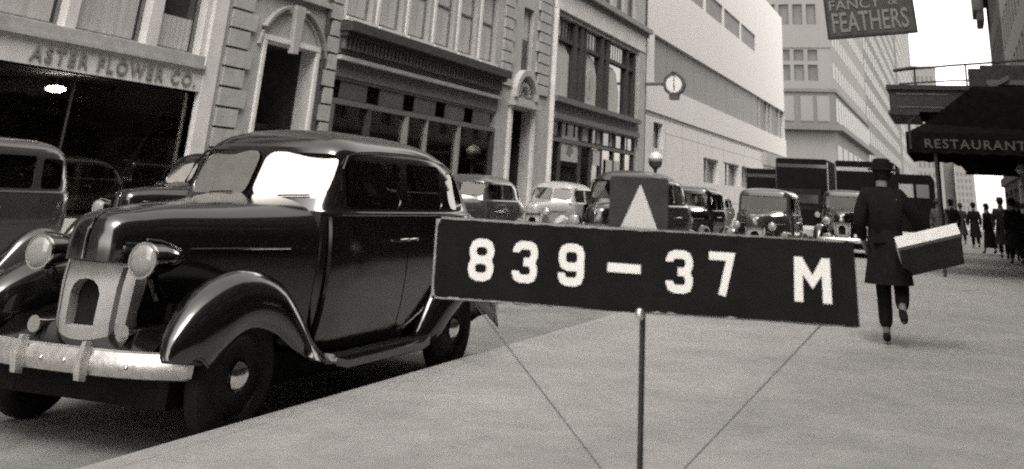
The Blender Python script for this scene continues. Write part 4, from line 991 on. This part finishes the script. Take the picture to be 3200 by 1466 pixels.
slab('far_building', 'low far building closing the street under the restaurant awning', 1.3, 12.2, 690, 720, 30, FAR1, (6, 4), face='S')

# ------------------------------------------------------------------ right-hand row (facing -X), X = 4.8
XR = 4.8
def right_building(label, y0, y1, h, m, nfl, nw, name='dark_brick_building'):
    t = thing(name, label, 'building', (XR, (y0+y1)/2, 0)); yc = (y0+y1)/2
    ops = []
    fh = (h-5.2)/nfl
    for f_ in range(nfl):
        for k in range(nw):
            a = y0+0.8+k*(y1-y0-1.2)/nw; ops.append((a, a+(y1-y0-1.2)/nw*0.55, 5.4+f_*fh, 5.4+f_*fh+fh*0.62))
    sh_ops = [(y0+0.6+k*(y1-y0-1)/3, y0+0.6+(k+0.86)*(y1-y0-1)/3, 0.5, 3.6) for k in range(3)]
    mb = wall_open(XR, y0, y1, -0.15, h, ops+sh_ops, -0.4, -12)
    L1(mb, 'wall', m, t)
    for (a, b, c_, d) in ops: window(t, 0, a-yc, b-yc, c_, d, shade=0.4, deep=0.3, sgn=-1)
    for (a, b, c_, d) in sh_ops: window(t, 0, a-yc, b-yc, c_, d, shade=0, cols=2, deep=0.3, sgn=-1)
    L1(MB().box(XR-0.45, XR, y0-0.05, y1+0.05, h-0.7, h+0.02), 'cornice', m, t)
    L1(MB().box(XR-0.3, XR, y0+0.01, y1-0.01, 4.1, 4.8), 'shopfront_cornice', IRON, t)
    return t
right_building('dark brick building behind and beside the camera on the near pavement', -30, 8, 27, RBRICK, 4, 12)  # out of view; height raised to shade the near sidewalk
right_building('dark brick building over the near pavement beyond the number board', 8.05, 34, 27, RBRICK, 4, 8)  # also made taller above the frame for sidewalk shade
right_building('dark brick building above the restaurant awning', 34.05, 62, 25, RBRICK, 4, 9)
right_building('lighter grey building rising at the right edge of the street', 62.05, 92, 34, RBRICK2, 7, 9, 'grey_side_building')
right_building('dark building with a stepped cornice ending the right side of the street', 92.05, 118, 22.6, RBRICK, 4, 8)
st_ = thing('cornice_bracket_sign', 'stepped dark sign box on the right-hand building near the sky', 'sign', (XR-0.5, 112, 20.6))
MB().box(-0.95, 0.05, -0.5, 5.5, 0, 2.0).build('sign_box', RBRICK, st_); MB().box(-0.6, 0.05, -0.4, 5.4, -1.0, 0.0).build('sign_foot', RBRICK, st_)
# ------------------------------------------------------------------ marquee, awnings, signs over the near pavement
mq = thing('marquee', 'dark marquee projecting over the pavement with a thin iron frame on its roof', 'marquee', (0, 32, 0))
MB().box(-1.55, 4.8, 0, 3.6, 3.95, 4.55).build('marquee_body', IRON, mq)
MB().box(-1.62, 4.8, -0.07, 3.67, 4.55, 4.68).build('marquee_cornice', IRON, mq)
MB().box(-1.6, -0.75, -0.05, 3.65, 3.86, 3.95).build('marquee_soffit_trim', IRON, mq)
MB().prism([(-0.75, 3.95), (0.9, 3.95), (0.9, 3.62), (-0.1, 3.7)], 'Y', 0.1, 3.4).build('marquee_soffit', CANVAS, mq)
MB().box(-1.35, 0.1, -0.02, 0.0, 4.06, 4.08).add(*[[(-1.35, -0.02, 4.42), (0.1, -0.02, 4.42), (0.1, -0.02, 4.44), (-1.35, -0.02, 4.44)], [(0, 1, 2, 3)]]).build('marquee_trim', RBRICK2, mq)
MB().tube([(-1.40, 0.05, 5.08), (0.2, 0.05, 5.24), (4.8, 0.05, 5.6)], 0.035, 6).build('frame_rail', IRON, mq)
MB().tube([(-1.40, 3.5, 5.08), (0.2, 3.5, 5.2), (4.8, 3.5, 5.35)], 0.03, 6).build('frame_rail', IRON, mq)
MB().tube([(-1.38, 0.05, 5.08), (-0.75, 0.05, 5.18)], 0.055, 6).build('frame_bar', IRON, mq)
for x, h in ((-0.80, 5.14), (0.6, 5.27), (2.2, 5.4)):
    MB().tube([(x, 0.05, 4.6), (x, 0.05, h)], 0.028, 6).build('frame_post', IRON, mq)
# theatre-style vertical stack of dark signs between marquee and wall
sg_ = thing('stacked_sign', 'dark stepped sign boxes above the awnings against the right-hand wall', 'sign', (0, 30, 0))
MB().box(0.62, 4.75, 0.3, 0.9, 4.1, 4.95).build('sign_box', IRON, sg_)
MB().box(1.05, 4.75, 0.0, 0.28, 4.5, 4.62).build('sign_bar', IRON2, sg_)
MB().box(0.95, 4.75, 0.95, 1.4, 4.75, 5.12).build('sign_box', IRON, sg_)
MB().prism([(0.3, 3.9), (1.6, 4.62), (1.6, 4.74), (0.25, 4.02)], 'Y', -0.1, 0.0).build('sloping_bar', IRON2, sg_)

cn = thing('restaurant_awning', 'black canvas restaurant awning with pale letters on its front valance', 'awning', (0, 26, 0))
ya, yb = 0.0, 4.6
# roof: hipped canvas rising to the wall
MB().add([(-0.93, ya, 2.98), (4.78, ya, 2.98), (4.78, ya+0.5, 4.15), (0.62, ya+0.7, 4.1), (-0.55, ya+1.0, 3.25), (-0.93, yb, 2.98), (4.78, yb, 2.98), (4.78, yb-0.5, 4.15), (0.62, yb-0.7, 4.1), (-0.55, yb-1.0, 3.25)],
         [(0, 1, 2, 3, 4), (0, 4, 9, 5), (5, 9, 8, 7, 6), (4, 3, 8, 9), (3, 2, 7, 8)]).build('canvas_roof', CANVAS, cn)
def valance(x0, x1, y, z0, z1, n, par, nm='valance'):
    m_ = MB(); top = []; 
    pts = [(x0+(x1-x0)*i/(n*4), 0) for i in range(n*4+1)]
    bot = [(x, z0+0.03*abs(sin(pi*i/4))) for i, (x, _) in enumerate(pts)]
    m_.loft([[(x, y+0.006*sin(i*1.7), z1) for i, (x, _) in enumerate(pts)], [(x, y+0.03*sin(i*1.1), z) for i, (x, z) in enumerate(bot)], [(x, y+0.012+0.03*sin(i*1.1), z) for i, (x, z) in enumerate(bot)], [(x, y+0.012+0.006*sin(i*1.7), z1) for i, (x, _) in enumerate(pts)]], closed=False)
    return m_.build(nm, CANVAS, par, True)
valance(-0.95, 4.78, ya-0.012, 2.53, 3.0, 14, cn); valance(-0.95, 4.78, yb, 2.53, 3.0, 14, cn)
MB().box(-0.95, -0.93, ya, yb, 2.53, 3.0).build('valance', CANVAS, cn)
tm = text_mesh('RESTAURANT', 0.27, 0.004, spacing=1.18, bold=0.004)
xs_ = [v.co.x for v in tm.vertices]; sc = 2.14/(max(xs_)-min(xs_))
split_letters(tm, CANLET, cn, Matrix.Translation((-0.56, ya-0.055, 2.66)) @ Matrix(((sc, 0, 0, 0), (0, 0, -1, 0), (0, 1, 0, 0), (0, 0, 0, 1))))
for x, y in ((-0.33, 0.1), (-0.33, 4.5)): MB().tube([(x, y, 0), (x, y, 2.6)], 0.035, 8).build('awning_pole', IRON, cn)
MB().tube([(-0.85, 0.05, 2.95), (-0.85, 4.55, 2.95)], 0.02, 6).build('awning_rail', IRON, cn)
MB().tube([(-0.85, 0.0, 2.62), (-0.86, 0.0, 3.22), (-0.70, 0.0, 3.30)], 0.03, 6).build('awning_corner_iron', IRON, cn)
aw = thing('shop_awning', 'lower dark awning beyond the restaurant awning', 'awning', (0, 35, 0))
MB().prism([(0.12, 3.0), (0.42, 2.62), (0.42, 2.52), (4.78, 2.52), (4.78, 3.9), (0.0, 3.05)], 'Y', 0, 3.2).build('canvas_roof', CANVAS, aw)
valance(0.40, 4.75, -0.02, 2.5, 2.8, 10, aw)
aw2 = thing('shop_awning', 'far dark awning seen under the edge of the restaurant awning', 'awning', (0, 40, 0))
MB().prism([(-0.35, 3.3), (0.2, 2.95), (1.0, 2.9), (4.78, 2.9), (4.78, 4.2)], 'Y', 0, 2.5).build('canvas_roof', CANVAS, aw2)

wl = thing('wall_lamp', 'white globe wall lamp at the right edge below the restaurant awning', 'lamp', (1.68, 30.2, 2.30))
MB().lathe([(-0.12, 0.03), (-0.09, 0.1), (0, 0.14), (0.09, 0.1), (0.14, 0.04), (0.16, 0)], 'Z', (0, 0, 0.12), 16).build('globe', GLOBE, wl, True)
MB().tube([(0, 0, 0.0), (0.03, 0, -0.25), (0.16, 0, -0.62), (0.1, 0, -2.3)], [0.045, 0.045, 0.06, 0.06], 8).build('lamp_post', RBRICK2, wl, True)
MB().lathe([(-0.06, 0.2), (0.06, 0.2), (0.08, 0.08)], 'Z', (0.05, 0, -0.75), 12).build('lamp_collar', IRON, wl)

# feather sign
fs = thing('feather_sign', 'dark hanging sign reading FEATHERS tilted against the sky', 'sign', (-0.535, 9, 2.62))
fs.rotation_euler.y = -radians(4.6)
W_, H_ = 0.70, 0.66
MB().box(-W_/2, W_/2, -0.02, 0.02, 0, H_).build('board', FSIGN, fs)
m_ = MB()
m_.box(-W_/2-0.016, -W_/2, -0.03, 0.03, -0.014, H_+0.01); m_.box(W_/2, W_/2+0.014, -0.03, 0.03, -0.014, H_+0.01); m_.box(-W_/2, W_/2, -0.03, 0.03, -0.016, 0.0); m_.box(-W_/2, W_/2, -0.03, 0.03, H_, H_+0.014)
m_.build('sign_frame', IRON, fs)
def sign_text(body, x0, x1, z, h, m, par, y=-0.024, nm='lettering', bold=0.0, shear=0.0):
    tm = text_mesh(body, 1.0, 0.01, bold=bold); xs = [v.co.x for v in tm.vertices]; ys = [v.co.y for v in tm.vertices]
    sx = (x1-x0)/(max(xs)-min(xs)); sz = h/(max(ys)-min(ys)); return split_letters(tm, m, par, Matrix.Translation((x0-min(xs)*sx, y, z-min(ys)*sz)) @ Matrix(((sx, 0, 0, 0), (0, 0, -0.15, 0), (0, sz, 0, 0), (0, 0, 0, 1))))
sign_text('FEATHERS', -0.315, 0.305, 0.03, 0.165, FLET, fs, bold=0.012)
sign_text('FANCY', -0.325, 0.10, 0.215, 0.085, FLET, fs, bold=0.01)
sign_text('&', 0.16, 0.24, 0.225, 0.07, FLET, fs)
MB().box(-W_/2+0.01, -0.18, -0.026, -0.021, 0.32, 0.62).build('dark_panel', IRON, fs)
for x in (-0.25, 0.27): MB().tube([(x, 0, H_), (x, 0, H_+0.5)], 0.008, 6).build('hanger', IRON, fs)
MB().tube([(-0.6, 0, H_+0.5), (5.4, 0, H_+0.95)], 0.025, 8).build('bracket_arm', IRON, fs)

# ------------------------------------------------------------------ number board on its pole
YB = 2.2
ns = thing('number_board', 'black board lettered 839-37 M standing on a thin steel pole in front of the sedan', 'sign', (-0.62, YB, 0))
bx0, bx1, bz0, bz1 = -1.0735+0.62, -0.1895+0.62, 1.0405, 1.1955
bsl = 0.0115/0.88   # the hand-cut board is deeper at its left end
random.seed(11)
pts = [(bx0+0.004, bz1), (bx0-0.002+0.006, bz0+0.006)]
bot = []
n = 46
for i in range(n+1):
    x = bx0+0.012+(bx1-bx0-0.012)*i/n; jag = 0.0012*random.random() + (0.002 if 8 < i < 16 and i % 3 == 0 else 0)
    bot.append((x, bz0-0.0075+bsl*1.25*(x-bx0)+jag))
top = [(bx0+(bx1-bx0-0.016)*i/24, bz1-0.0008*random.random()) for i in range(24, -1, -1)]
poly = [(bx0, bz1-0.003), (bx0+0.004, bz0-0.0045)]+bot+[(bx1+0.003, bz0+0.0085), (bx1, bz1-0.003)]+top
MB().prism(poly, 'Y', -0.004, 0.004).build('board', BOARD, ns)
# bare worn edge: thin strips just proud of the face
def strip_poly(pts_in, pts_out, nm='worn_edge', y0=-0.0052, y1=-0.0042, m=None):
    mb = MB(); mb.loft([[(a[0], y0, a[1]), (b[0], y0, b[1]), (b[0], y1, b[1]), (a[0], y1, a[1])] for a, b in zip(pts_in, pts_out)])
    return mb.build(nm, m or BARE, ns)
L_out = [(bx0+0.0005+0.0045*k/16, bz1-0.001-(bz1-bz0+0.0045)*k/16) for k in range(17)]
L_in = [(p[0]+0.0035+0.0015*random.random()+(0.009*(1-k/1.8) if k < 2 else 0)+(0.006*(1-(16-k)/2) if k > 14 else 0), p[1]) for k, p in enumerate(L_out)]
strip_poly(L_out, L_in)
T_out = [(bx0+0.0005+(bx1-bx0-0.018)*k/60, bz1-0.001) for k in range(61)]
T_in = [(p[0], p[1]-(0.0028+0.0016*random.random())*(1.2 if k < 34 else (0.75 if k < 52 else 0.6))) for k, p in enumerate(T_out)]
strip_poly(T_out, T_in)
B_out = [(bx0+0.006+(0.34)*k/40, bz0-0.0052+bsl*1.25*(0.34*k/40)) for k in range(41)]
B_in = [(p[0], p[1]+(0.0022+0.0030*random.random())*max(0.12, 1-k/44)) for k, p in enumerate(B_out)]
strip_poly(B_out, B_in)
B_out = [(bx0+0.46+(0.4)*k/30, bz0-0.0055+bsl*1.25*(0.46+0.4*k/30)) for k in range(31)]
B_in = [(p[0], p[1]+0.0003+(0.0035 if random.random() < 0.16 else 0.0003)) for k, p in enumerate(B_out)]
strip_poly(B_out, B_in)

def stroke(path, w, closed=False):
    """mitred flat stroke; returns quads as list of (p_left,p_right)"""
    n = len(path); L = []; R = []
    for i, p in enumerate(path):
        p = Vector(p)
        a = Vector(path[(i-1) % n]) if (closed or i > 0) else None; b = Vector(path[(i+1) % n]) if (closed or i < n-1) else None
        d1 = (p-a).normalized() if a is not None else (b-p).normalized(); d2 = (b-p).normalized() if b is not None else d1
        n1 = Vector((-d1.y, d1.x)); n2 = Vector((-d2.y, d2.x)); m = (n1+n2).normalized(); k = w/2/max(m.dot(n1), 0.4)
        L.append(p+m*k); R.append(p-m*k)
    return L, R
def glyph(ch, par, xc, zc, w, h, sw):
    x, z = w/2-sw/2, h/2-sw/2; c = 0.30*w; q = 0.12*w
    def oct_(x0, x1, z0, z1, c):
        return [(x0+c, z1), (x1-c, z1), (x1-c*0.3, z1-c*0.3), (x1, z1-c), (x1, z0+c), (x1-c*0.3, z0+c*0.3), (x1-c, z0), (x0+c, z0), (x0+c*0.3, z0+c*0.3), (x0, z0+c), (x0, z1-c), (x0+c*0.3, z1-c*0.3)]
    S = []
    if ch == '8':
        S.append((oct_(-x, x, 0.0, z, q*1.9), True)); S.append((oct_(-x*1.04, x*1.04, -z, 0.0, q*1.9), True))
    elif ch == '3':
        S.append(([(-x, z-0.18*h), (-x, z-q*1.6), (-x+q*0.6, z-q*0.5), (-x+q*1.7, z), (x-q*1.7, z), (x-q*0.5, z-q*0.5), (x, z-q*1.7), (x, q*1.9), (x-q*0.5, q*0.6), (x-q*1.5, 0.0), (-x*0.15, 0.0)], False))
        S.append(([(x-q*1.5, 0.0), (x-q*0.5, -q*0.6), (x, -q*1.9), (x, -z+q*1.7), (x-q*0.5, -z+q*0.5), (x-q*1.7, -z), (-x+q*1.7, -z), (-x+q*0.5, -z+q*0.5), (-x, -z+q*1.7), (-x, -z+0.18*h)], False))
    elif ch == '9':
        S.append((oct_(-x, x, -0.05*h, z, q*1.8), True))
        S.append(([(x, -0.05*h+q), (x, -z+q*1.7), (x-q*0.5, -z+q*0.5), (x-q*1.7, -z), (-x+q*1.7, -z), (-x+q*0.5, -z+q*0.5), (-x, -z+q*1.5), (-x, -z+0.2*h)], False))
    elif ch == '7': S.append(([(-w/2, z), (x*0.92, z), (x*0.78, z-0.14*h), (-x*0.02, -h/2)], False))
    elif ch == '-': S.append(([(-w/2, 0), (w/2, 0)], False))
    mb = MB()
    if ch == 'M':
        a, b = w/2, h/2; y0, y1 = -0.0055, -0.0043
        for sx in (-1, 1):
            mb.prism([(xc+px_, zc+pz_) for px_, pz_ in [(sx*a*0.96, b), (sx*(a*0.96-sw*0.95), b), (sx*(a-sw), -b), (sx*a, -b)]], 'Y', y0, y1)
            mb.prism([(xc+px_, zc+pz_) for px_, pz_ in [(sx*(a*0.96-sw*0.90), b), (sx*(a*0.96-sw*0.90), b-sw*1.75), (0, -h*0.20), (0, h*0.10)]], 'Y', y0-0.0003, y1-0.0002)
    for i, (path, cl) in enumerate(S):
        Ls, Rs = stroke(path, sw, cl); yy = -0.0055-0.0004*i
        rings = [[(a.x+xc, yy, a.y+zc), (b.x+xc, yy, b.y+zc), (b.x+xc, yy+0.0012, b.y+zc), (a.x+xc, yy+0.0012, a.y+zc)] for a, b in zip(Ls, Rs)]
        if cl: rings.append(rings[0])
        mb.loft(rings, caps=not cl)
    o = mb.build('numeral' if ch.isdigit() else ('dash' if ch == '-' else 'letter'), WHITEP, par)
    return o
for ch, x, z, w, h, sw in (('8', -0.9588, 1.1156, 0.0565, 0.0810, 0.0158), ('3', -0.8595, 1.1175, 0.0560, 0.0790, 0.0156), ('9', -0.7568, 1.1186, 0.0560, 0.0790, 0.0156), ('-', -0.6437, 1.1193, 0.0700, 0.0165, 0.0165),
                           ('3', -0.5294, 1.1204, 0.0550, 0.0775, 0.0152), ('7', -0.4433, 1.1224, 0.0520, 0.0765, 0.0145), ('M', -0.2690, 1.1230, 0.0700, 0.0775, 0.0165)):
    glyph(ch, ns, x+0.62, z, w, h, sw)
cdp = [(x, z) for x, z in rrect(-0.683+0.62, -0.5565+0.62, 1.16, 1.2925, 0.008)]
MB().prism(cdp, 'Y', 0.006, 0.009).build('arrow_card', PLATE, ns)
MB().prism([(-0.6585+0.62, 1.19), (-0.5765+0.62, 1.19), (-0.6145+0.62, 1.277), (-0.6170+0.62, 1.277)], 'Y', 0.0045, 0.0058).build('triangle', TRI, ns)
MB().tube([(0.014, 0.014, 0), (0.0118, 0.014, 1.2)], 0.0060, 10).build('pole', POLE, ns, True)
MB().lathe([(1.030, 0.0065), (1.034, 0.009), (1.044, 0.009), (1.049, 0.006), (1.051, 0)], 'Z', (0.0115, -0.006, 0), 14).build('pole_clamp', DULLCHROME, ns, True)
MB().tube([(-0.35, 0.006, 1.030), (0.012, 0.012, 0.70)], 0.0013, 6).build('brace_rod', WIRE, ns)
MB().tube([(0.362, 0.006, 1.046), (0.012, 0.012, 0.70)], 0.0013, 6).build('brace_rod', WIRE, ns)
for k in range(3):
    a = radians(90+120*k); MB().tube([(0, 0.014, 0.42), (0.32*cos(a), 0.014+0.32*sin(a), 0.0)], 0.006, 6).build('tripod_leg', POLE, ns)

# ------------------------------------------------------------------ people
def skin_mesh(name, verts, edges, rad, root=0, sub=1):
    me = bpy.data.meshes.new(name); me.from_pydata(verts, edges, [])
    o = bpy.data.objects.new(name, me); C.objects.link(o)
    o.modifiers.new('s', 'SKIN'); 
    for i, sv in enumerate(me.skin_vertices[0].data):
        r = rad[i]; sv.radius = (r, r) if not isinstance(r, tuple) else r; sv.use_root = (i == root)
    if sub: sm_ = o.modifiers.new('u', 'SUBSURF'); sm_.levels = sub; sm_.render_levels = sub
    dg = bpy.context.evaluated_depsgraph_get(); dg.update()
    m2 = bpy.data.meshes.new_from_object(o.evaluated_get(dg)); bpy.data.objects.remove(o)
    for p in m2.polygons: p.use_smooth = True
    return m2
def person(label, loc, rz, pose, coat=CLOTH, trou=CLOTH, hat=True, dress=False, hands=False, scale=1.0, group=None, coat_len=0.55):
    """faces +Y in its own frame. pose: dict of joint positions"""
    r = thing('person', label, 'person', loc, rz, group); r.scale = (scale,)*3
    J = dict(pel=(0, 0, 0.93), wst=(0, 0.01, 1.08), chs=(0, 0.0, 1.28), nck=(0, 0.0, 1.47), hd0=(0, 0.02, 1.56), hd1=(0, 0.03, 1.70),
             shl=(-0.19, 0, 1.42), ell=(-0.25, -0.04, 1.14), wrl=(-0.25, 0.06, 0.90), shr=(0.19, 0, 1.42), elr=(0.25, -0.04, 1.14), wrr=(0.25, 0.06, 0.90),
             hpl=(-0.09, 0, 0.90), knl=(-0.10, 0.12, 0.49), anl=(-0.10, 0.02, 0.09), hpr=(0.09, 0, 0.90), knr=(0.10, 0.0, 0.48), anr=(0.10, -0.28, 0.14),
             tol=(-0.11, 0.16, 0.04), tor=(0.11, -0.14, 0.05))
    J.update(pose)
    names = list(J); V = [Vector(J[k]) for k in names]; ix = {k: i for i, k in enumerate(names)}
    R = dict(pel=0.13, wst=0.12, chs=0.14, nck=0.055, hd0=0.075, hd1=0.085, shl=0.065, ell=0.045, wrl=0.03, shr=0.065, elr=0.045, wrr=0.03, hpl=0.09, knl=0.06, anl=0.04, hpr=0.09, knr=0.06, anr=0.04, tol=0.035, tor=0.035)
    E_ = [('pel', 'wst'), ('wst', 'chs'), ('chs', 'nck'), ('nck', 'hd0'), ('hd0', 'hd1'), ('chs', 'shl'), ('shl', 'ell'), ('ell', 'wrl'), ('chs', 'shr'), ('shr', 'elr'), ('elr', 'wrr'),
          ('pel', 'hpl'), ('hpl', 'knl'), ('knl', 'anl'), ('anl', 'tol'), ('pel', 'hpr'), ('hpr', 'knr'), ('knr', 'anr'), ('anr', 'tor')]
    verts = [tuple(v) for v in V]; edges = [(ix[a], ix[b]) for a, b in E_]; rad = [R[k] for k in names]
    # nose
    hd = Vector(J['hd0']); verts.append(tuple(hd+Vector((0, 0.115, 0.06)))); rad.append(0.014); edges.append((ix['hd0'], len(verts)-1))
    for s_, wr, el in ((-1, 'wrl', 'ell'), (1, 'wrr', 'elr')):
        w = Vector(J[wr]); d = (w-Vector(J[el])).normalized(); side = Vector((s_, 0, 0)).cross(d).normalized()
        pm = w+d*0.07; verts.append(tuple(pm)); rad.append(0.03); edges.append((ix[wr], len(verts)-1)); pi_ = len(verts)-1
        if hands:
            for k, (o_, l_) in enumerate(((-0.028, 0.07), (-0.010, 0.082), (0.010, 0.078), (0.028, 0.062))):
                a = pm+d*0.035+side*o_; b = a+d*l_*0.5; c_ = b+d*l_*0.4+Vector((-s_*0.025, 0, -0.01))
                for q, rr in ((a, 0.011), (b, 0.0095), (c_, 0.008)): verts.append(tuple(q)); rad.append(rr)
                m_ = len(verts); edges.extend([(pi_, m_-3), (m_-3, m_-2), (m_-2, m_-1)])
            a = w+d*0.04-side*0.04; b = a+d*0.045-side*0.015; verts += [tuple(a), tuple(b)]; rad += [0.012, 0.009]; m_ = len(verts); edges += [(pi_, m_-2), (m_-2, m_-1)]
    put('body', skin_mesh('body', verts, edges, rad, ix['pel'], 1), SKIN, r)
    # trousers
    def sub(keys, es, rr, root, nm, m, sb=1):
        vv = [tuple(Vector(J[k]) if isinstance(k, str) else k) for k in keys]
        return put(nm, skin_mesh(nm, vv, es, rr, root, sb), m, r)
    if not dress:
        ank = lambda k, a: Vector(J[k]).lerp(Vector(J[a]), 0.9)
        sub(['pel', 'hpl', 'knl', ank('knl', 'anl'), 'hpr', 'knr', ank('knr', 'anr')], [(0, 1), (1, 2), (2, 3), (0, 4), (4, 5), (5, 6)], [0.15, 0.115, 0.085, 0.075, 0.115, 0.085, 0.075], 0, 'trousers', trou)
    for a, t in (('anl', 'tol'), ('anr', 'tor')):
        A = Vector(J[a]); T = Vector(J[t]); hl = A-(T-A).normalized()*0.05+Vector((0, 0, -0.03))
        sub([hl, A*0.5+T*0.5, T], [(0, 1), (1, 2)], [0.042, 0.05, 0.038], 0, 'shoe', DARK)
    # coat with sleeves
    sl = lambda a, b, t: tuple(Vector(J[a]).lerp(Vector(J[b]), t))
    keys = ['wst', 'chs', sl('chs', 'nck', 0.85), 'shl', 'ell', sl('ell', 'wrl', 0.92), 'shr', 'elr', sl('elr', 'wrr', 0.92), 'pel']
    vv = [tuple(J[k]) if isinstance(k, str) else k for k in keys]
    vv[3] = tuple(Vector(vv[3])+Vector((0, 0, 0.0)))
    put('coat', skin_mesh('coat', vv, [(9, 0), (0, 1), (1, 2), (1, 3), (3, 4), (4, 5), (1, 6), (6, 7), (7, 8)], [(0.17, 0.135), (0.19, 0.14), 0.075, 0.095, 0.075, 0.06, 0.095, 0.075, 0.06, (0.18, 0.15)], 0, 1), coat, r)
    # coat skirt
    pw = Vector(J['wst']); pe = Vector(J['pel']); L_ = 0.75 if dress else coat_len
    rings = []
    for k in range(7):
        t = k/6; z = pw.z-t*(L_+0.1); c_ = pw.lerp(pe, min(1, t*2)); rx = 0.175+0.07*t+(0.06*t if dress else 0); ry = 0.135+0.10*t
        cx_ = c_.x+0.0*t; cy_ = c_.y-0.04*t
        rings.append([(cx_+(rx+0.012*sin(5*a+k*0.4)*t)*cos(a), cy_+(ry+0.012*sin(5*a)*t)*sin(a), z) for a in [2*pi*i/20 for i in range(20)]])
    MB().loft(rings).build('coat_skirt', coat, r, True, angle=60)
    hd1 = Vector(J['hd1'])
    if hat:
        MB().lathe([(-0.11, 0.045), (-0.08, 0.085), (0.0, 0.10), (0.02, 0.09)], 'Z', (hd1.x, hd1.y-0.022, hd1.z), 14).build('hair', DARK, r, True)
        nk = Vector(J['nck']); MB().lathe([(-0.05, 0.085), (0.02, 0.075), (0.045, 0.07), (0.03, 0.06)], 'Z', (nk.x, nk.y, nk.z), 14).build('collar', coat, r, True)
        MB().lathe([(0.0, 0.148), (0.010, 0.152), (0.018, 0.145), (0.022, 0.108), (0.07, 0.10), (0.115, 0.085), (0.125, 0.05), (0.118, 0.0)], 'Z', (hd1.x, hd1.y, hd1.z+0.005), 20).build('hat', coat, r, True)
    else:
        MB().lathe([(-0.10, 0.05), (-0.06, 0.095), (0.0, 0.108), (0.06, 0.10), (0.095, 0.06), (0.108, 0)], 'Z', (hd1.x, hd1.y-0.012, hd1.z), 16).build('hair', DARK, r, True)
    return r
# walking man carrying a flat box, walking away from the camera
pose = dict(pel=(0.02, 0, 0.93), wst=(0.01, 0.02, 1.08), chs=(0.0, 0.04, 1.27), nck=(0.0, 0.06, 1.46), hd0=(0.01, 0.09, 1.545), hd1=(0.01, 0.10, 1.665),
            shl=(-0.19, 0.04, 1.41), ell=(-0.25, -0.06, 1.15), wrl=(-0.22, 0.10, 0.95), shr=(0.19, 0.04, 1.41), elr=(0.33, 0.10, 1.20), wrr=(0.40, 0.30, 1.00),
            hpl=(-0.05, 0, 0.90), knl=(-0.04, 0.06, 0.50), anl=(-0.03, -0.03, 0.09), tol=(-0.04, 0.12, 0.03),
            hpr=(0.10, 0, 0.90), knr=(0.14, 0.10, 0.52), anr=(0.15, -0.24, 0.34), tor=(0.17, -0.32, 0.22))
man = person('man in a black coat and hat striding away with a flat box under his arm', (-0.74, 12.3, 0), 0.0, pose, hands=True, coat_len=0.42)
bxo = thing('flat_box', 'flat pale-lidded dress box carried under the walking man\'s arm', 'box', (-0.30, 12.15, 0.905)); bxo.rotation_euler = (radians(-33), -radians(15), radians(8))
MB().box(-0.30, 0.33, -0.24, 0.26, -0.075, 0.045).build('box_body', BOXD, bxo)
MB().box(-0.306, 0.336, -0.246, 0.266, -0.045, 0.075).build('box_lid', BOXL, bxo)
MB().box(-0.01, 0.01, -0.248, 0.268, 0.0755, 0.078).build('string', BOXD, bxo)

walk = lambda s: dict(knl=(-0.09, 0.10*s, 0.49), anl=(-0.09, 0.26*s, 0.09), tol=(-0.09, 0.40*s if s > 0 else 0.26*s+0.14, 0.04), knr=(0.09, -0.02*s, 0.48), anr=(0.09, -0.26*s, 0.13), tor=(0.09, -0.26*s+0.13, 0.05))
ppl = [
    (0.73, 51.0, 0.1, 1, CLOTH, 1.0, False, 'distant figure in black standing out against the white gap at the street end'),
    (-0.15, 43.0, 0.2, -1, CLOTH, 0.99, False, 'pedestrian in black just right of the awning pole'),
    (-0.55, 39.0, 3.0, 1, CLOTH3, 0.97, True, 'woman in a grey coat left of the awning pole'),
    (1.10, 44.0, 0.9, 1, CLOTH, 0.95, True, 'woman in a long black coat at the left of the right-edge group'),
    (1.42, 39.5, 3.1, -1, CLOTH2, 1.04, False, 'man in dark grey in the middle of the right-edge group'),
    (1.62, 35.6, 0.3, 1, CLOTH, 1.0, False, 'nearest man of the dark group at the right edge, hat and long coat'),
    (1.85, 37.5, 3.3, 1, CLOTH3, 0.96, True, 'woman in a mid-grey coat behind the right-edge group'),
    (0.22, 56.0, 0.1, 1, CLOTH2, 1.0, False, 'farthest tiny pedestrian under the awnings'),
]
for x, y, rz, s, m, sc, dr, lab in ppl:
    person(lab, (x, y, 0), rz, walk(s*0.75), coat=m, dress=dr, scale=sc, group='pedestrians farther down the pavement')
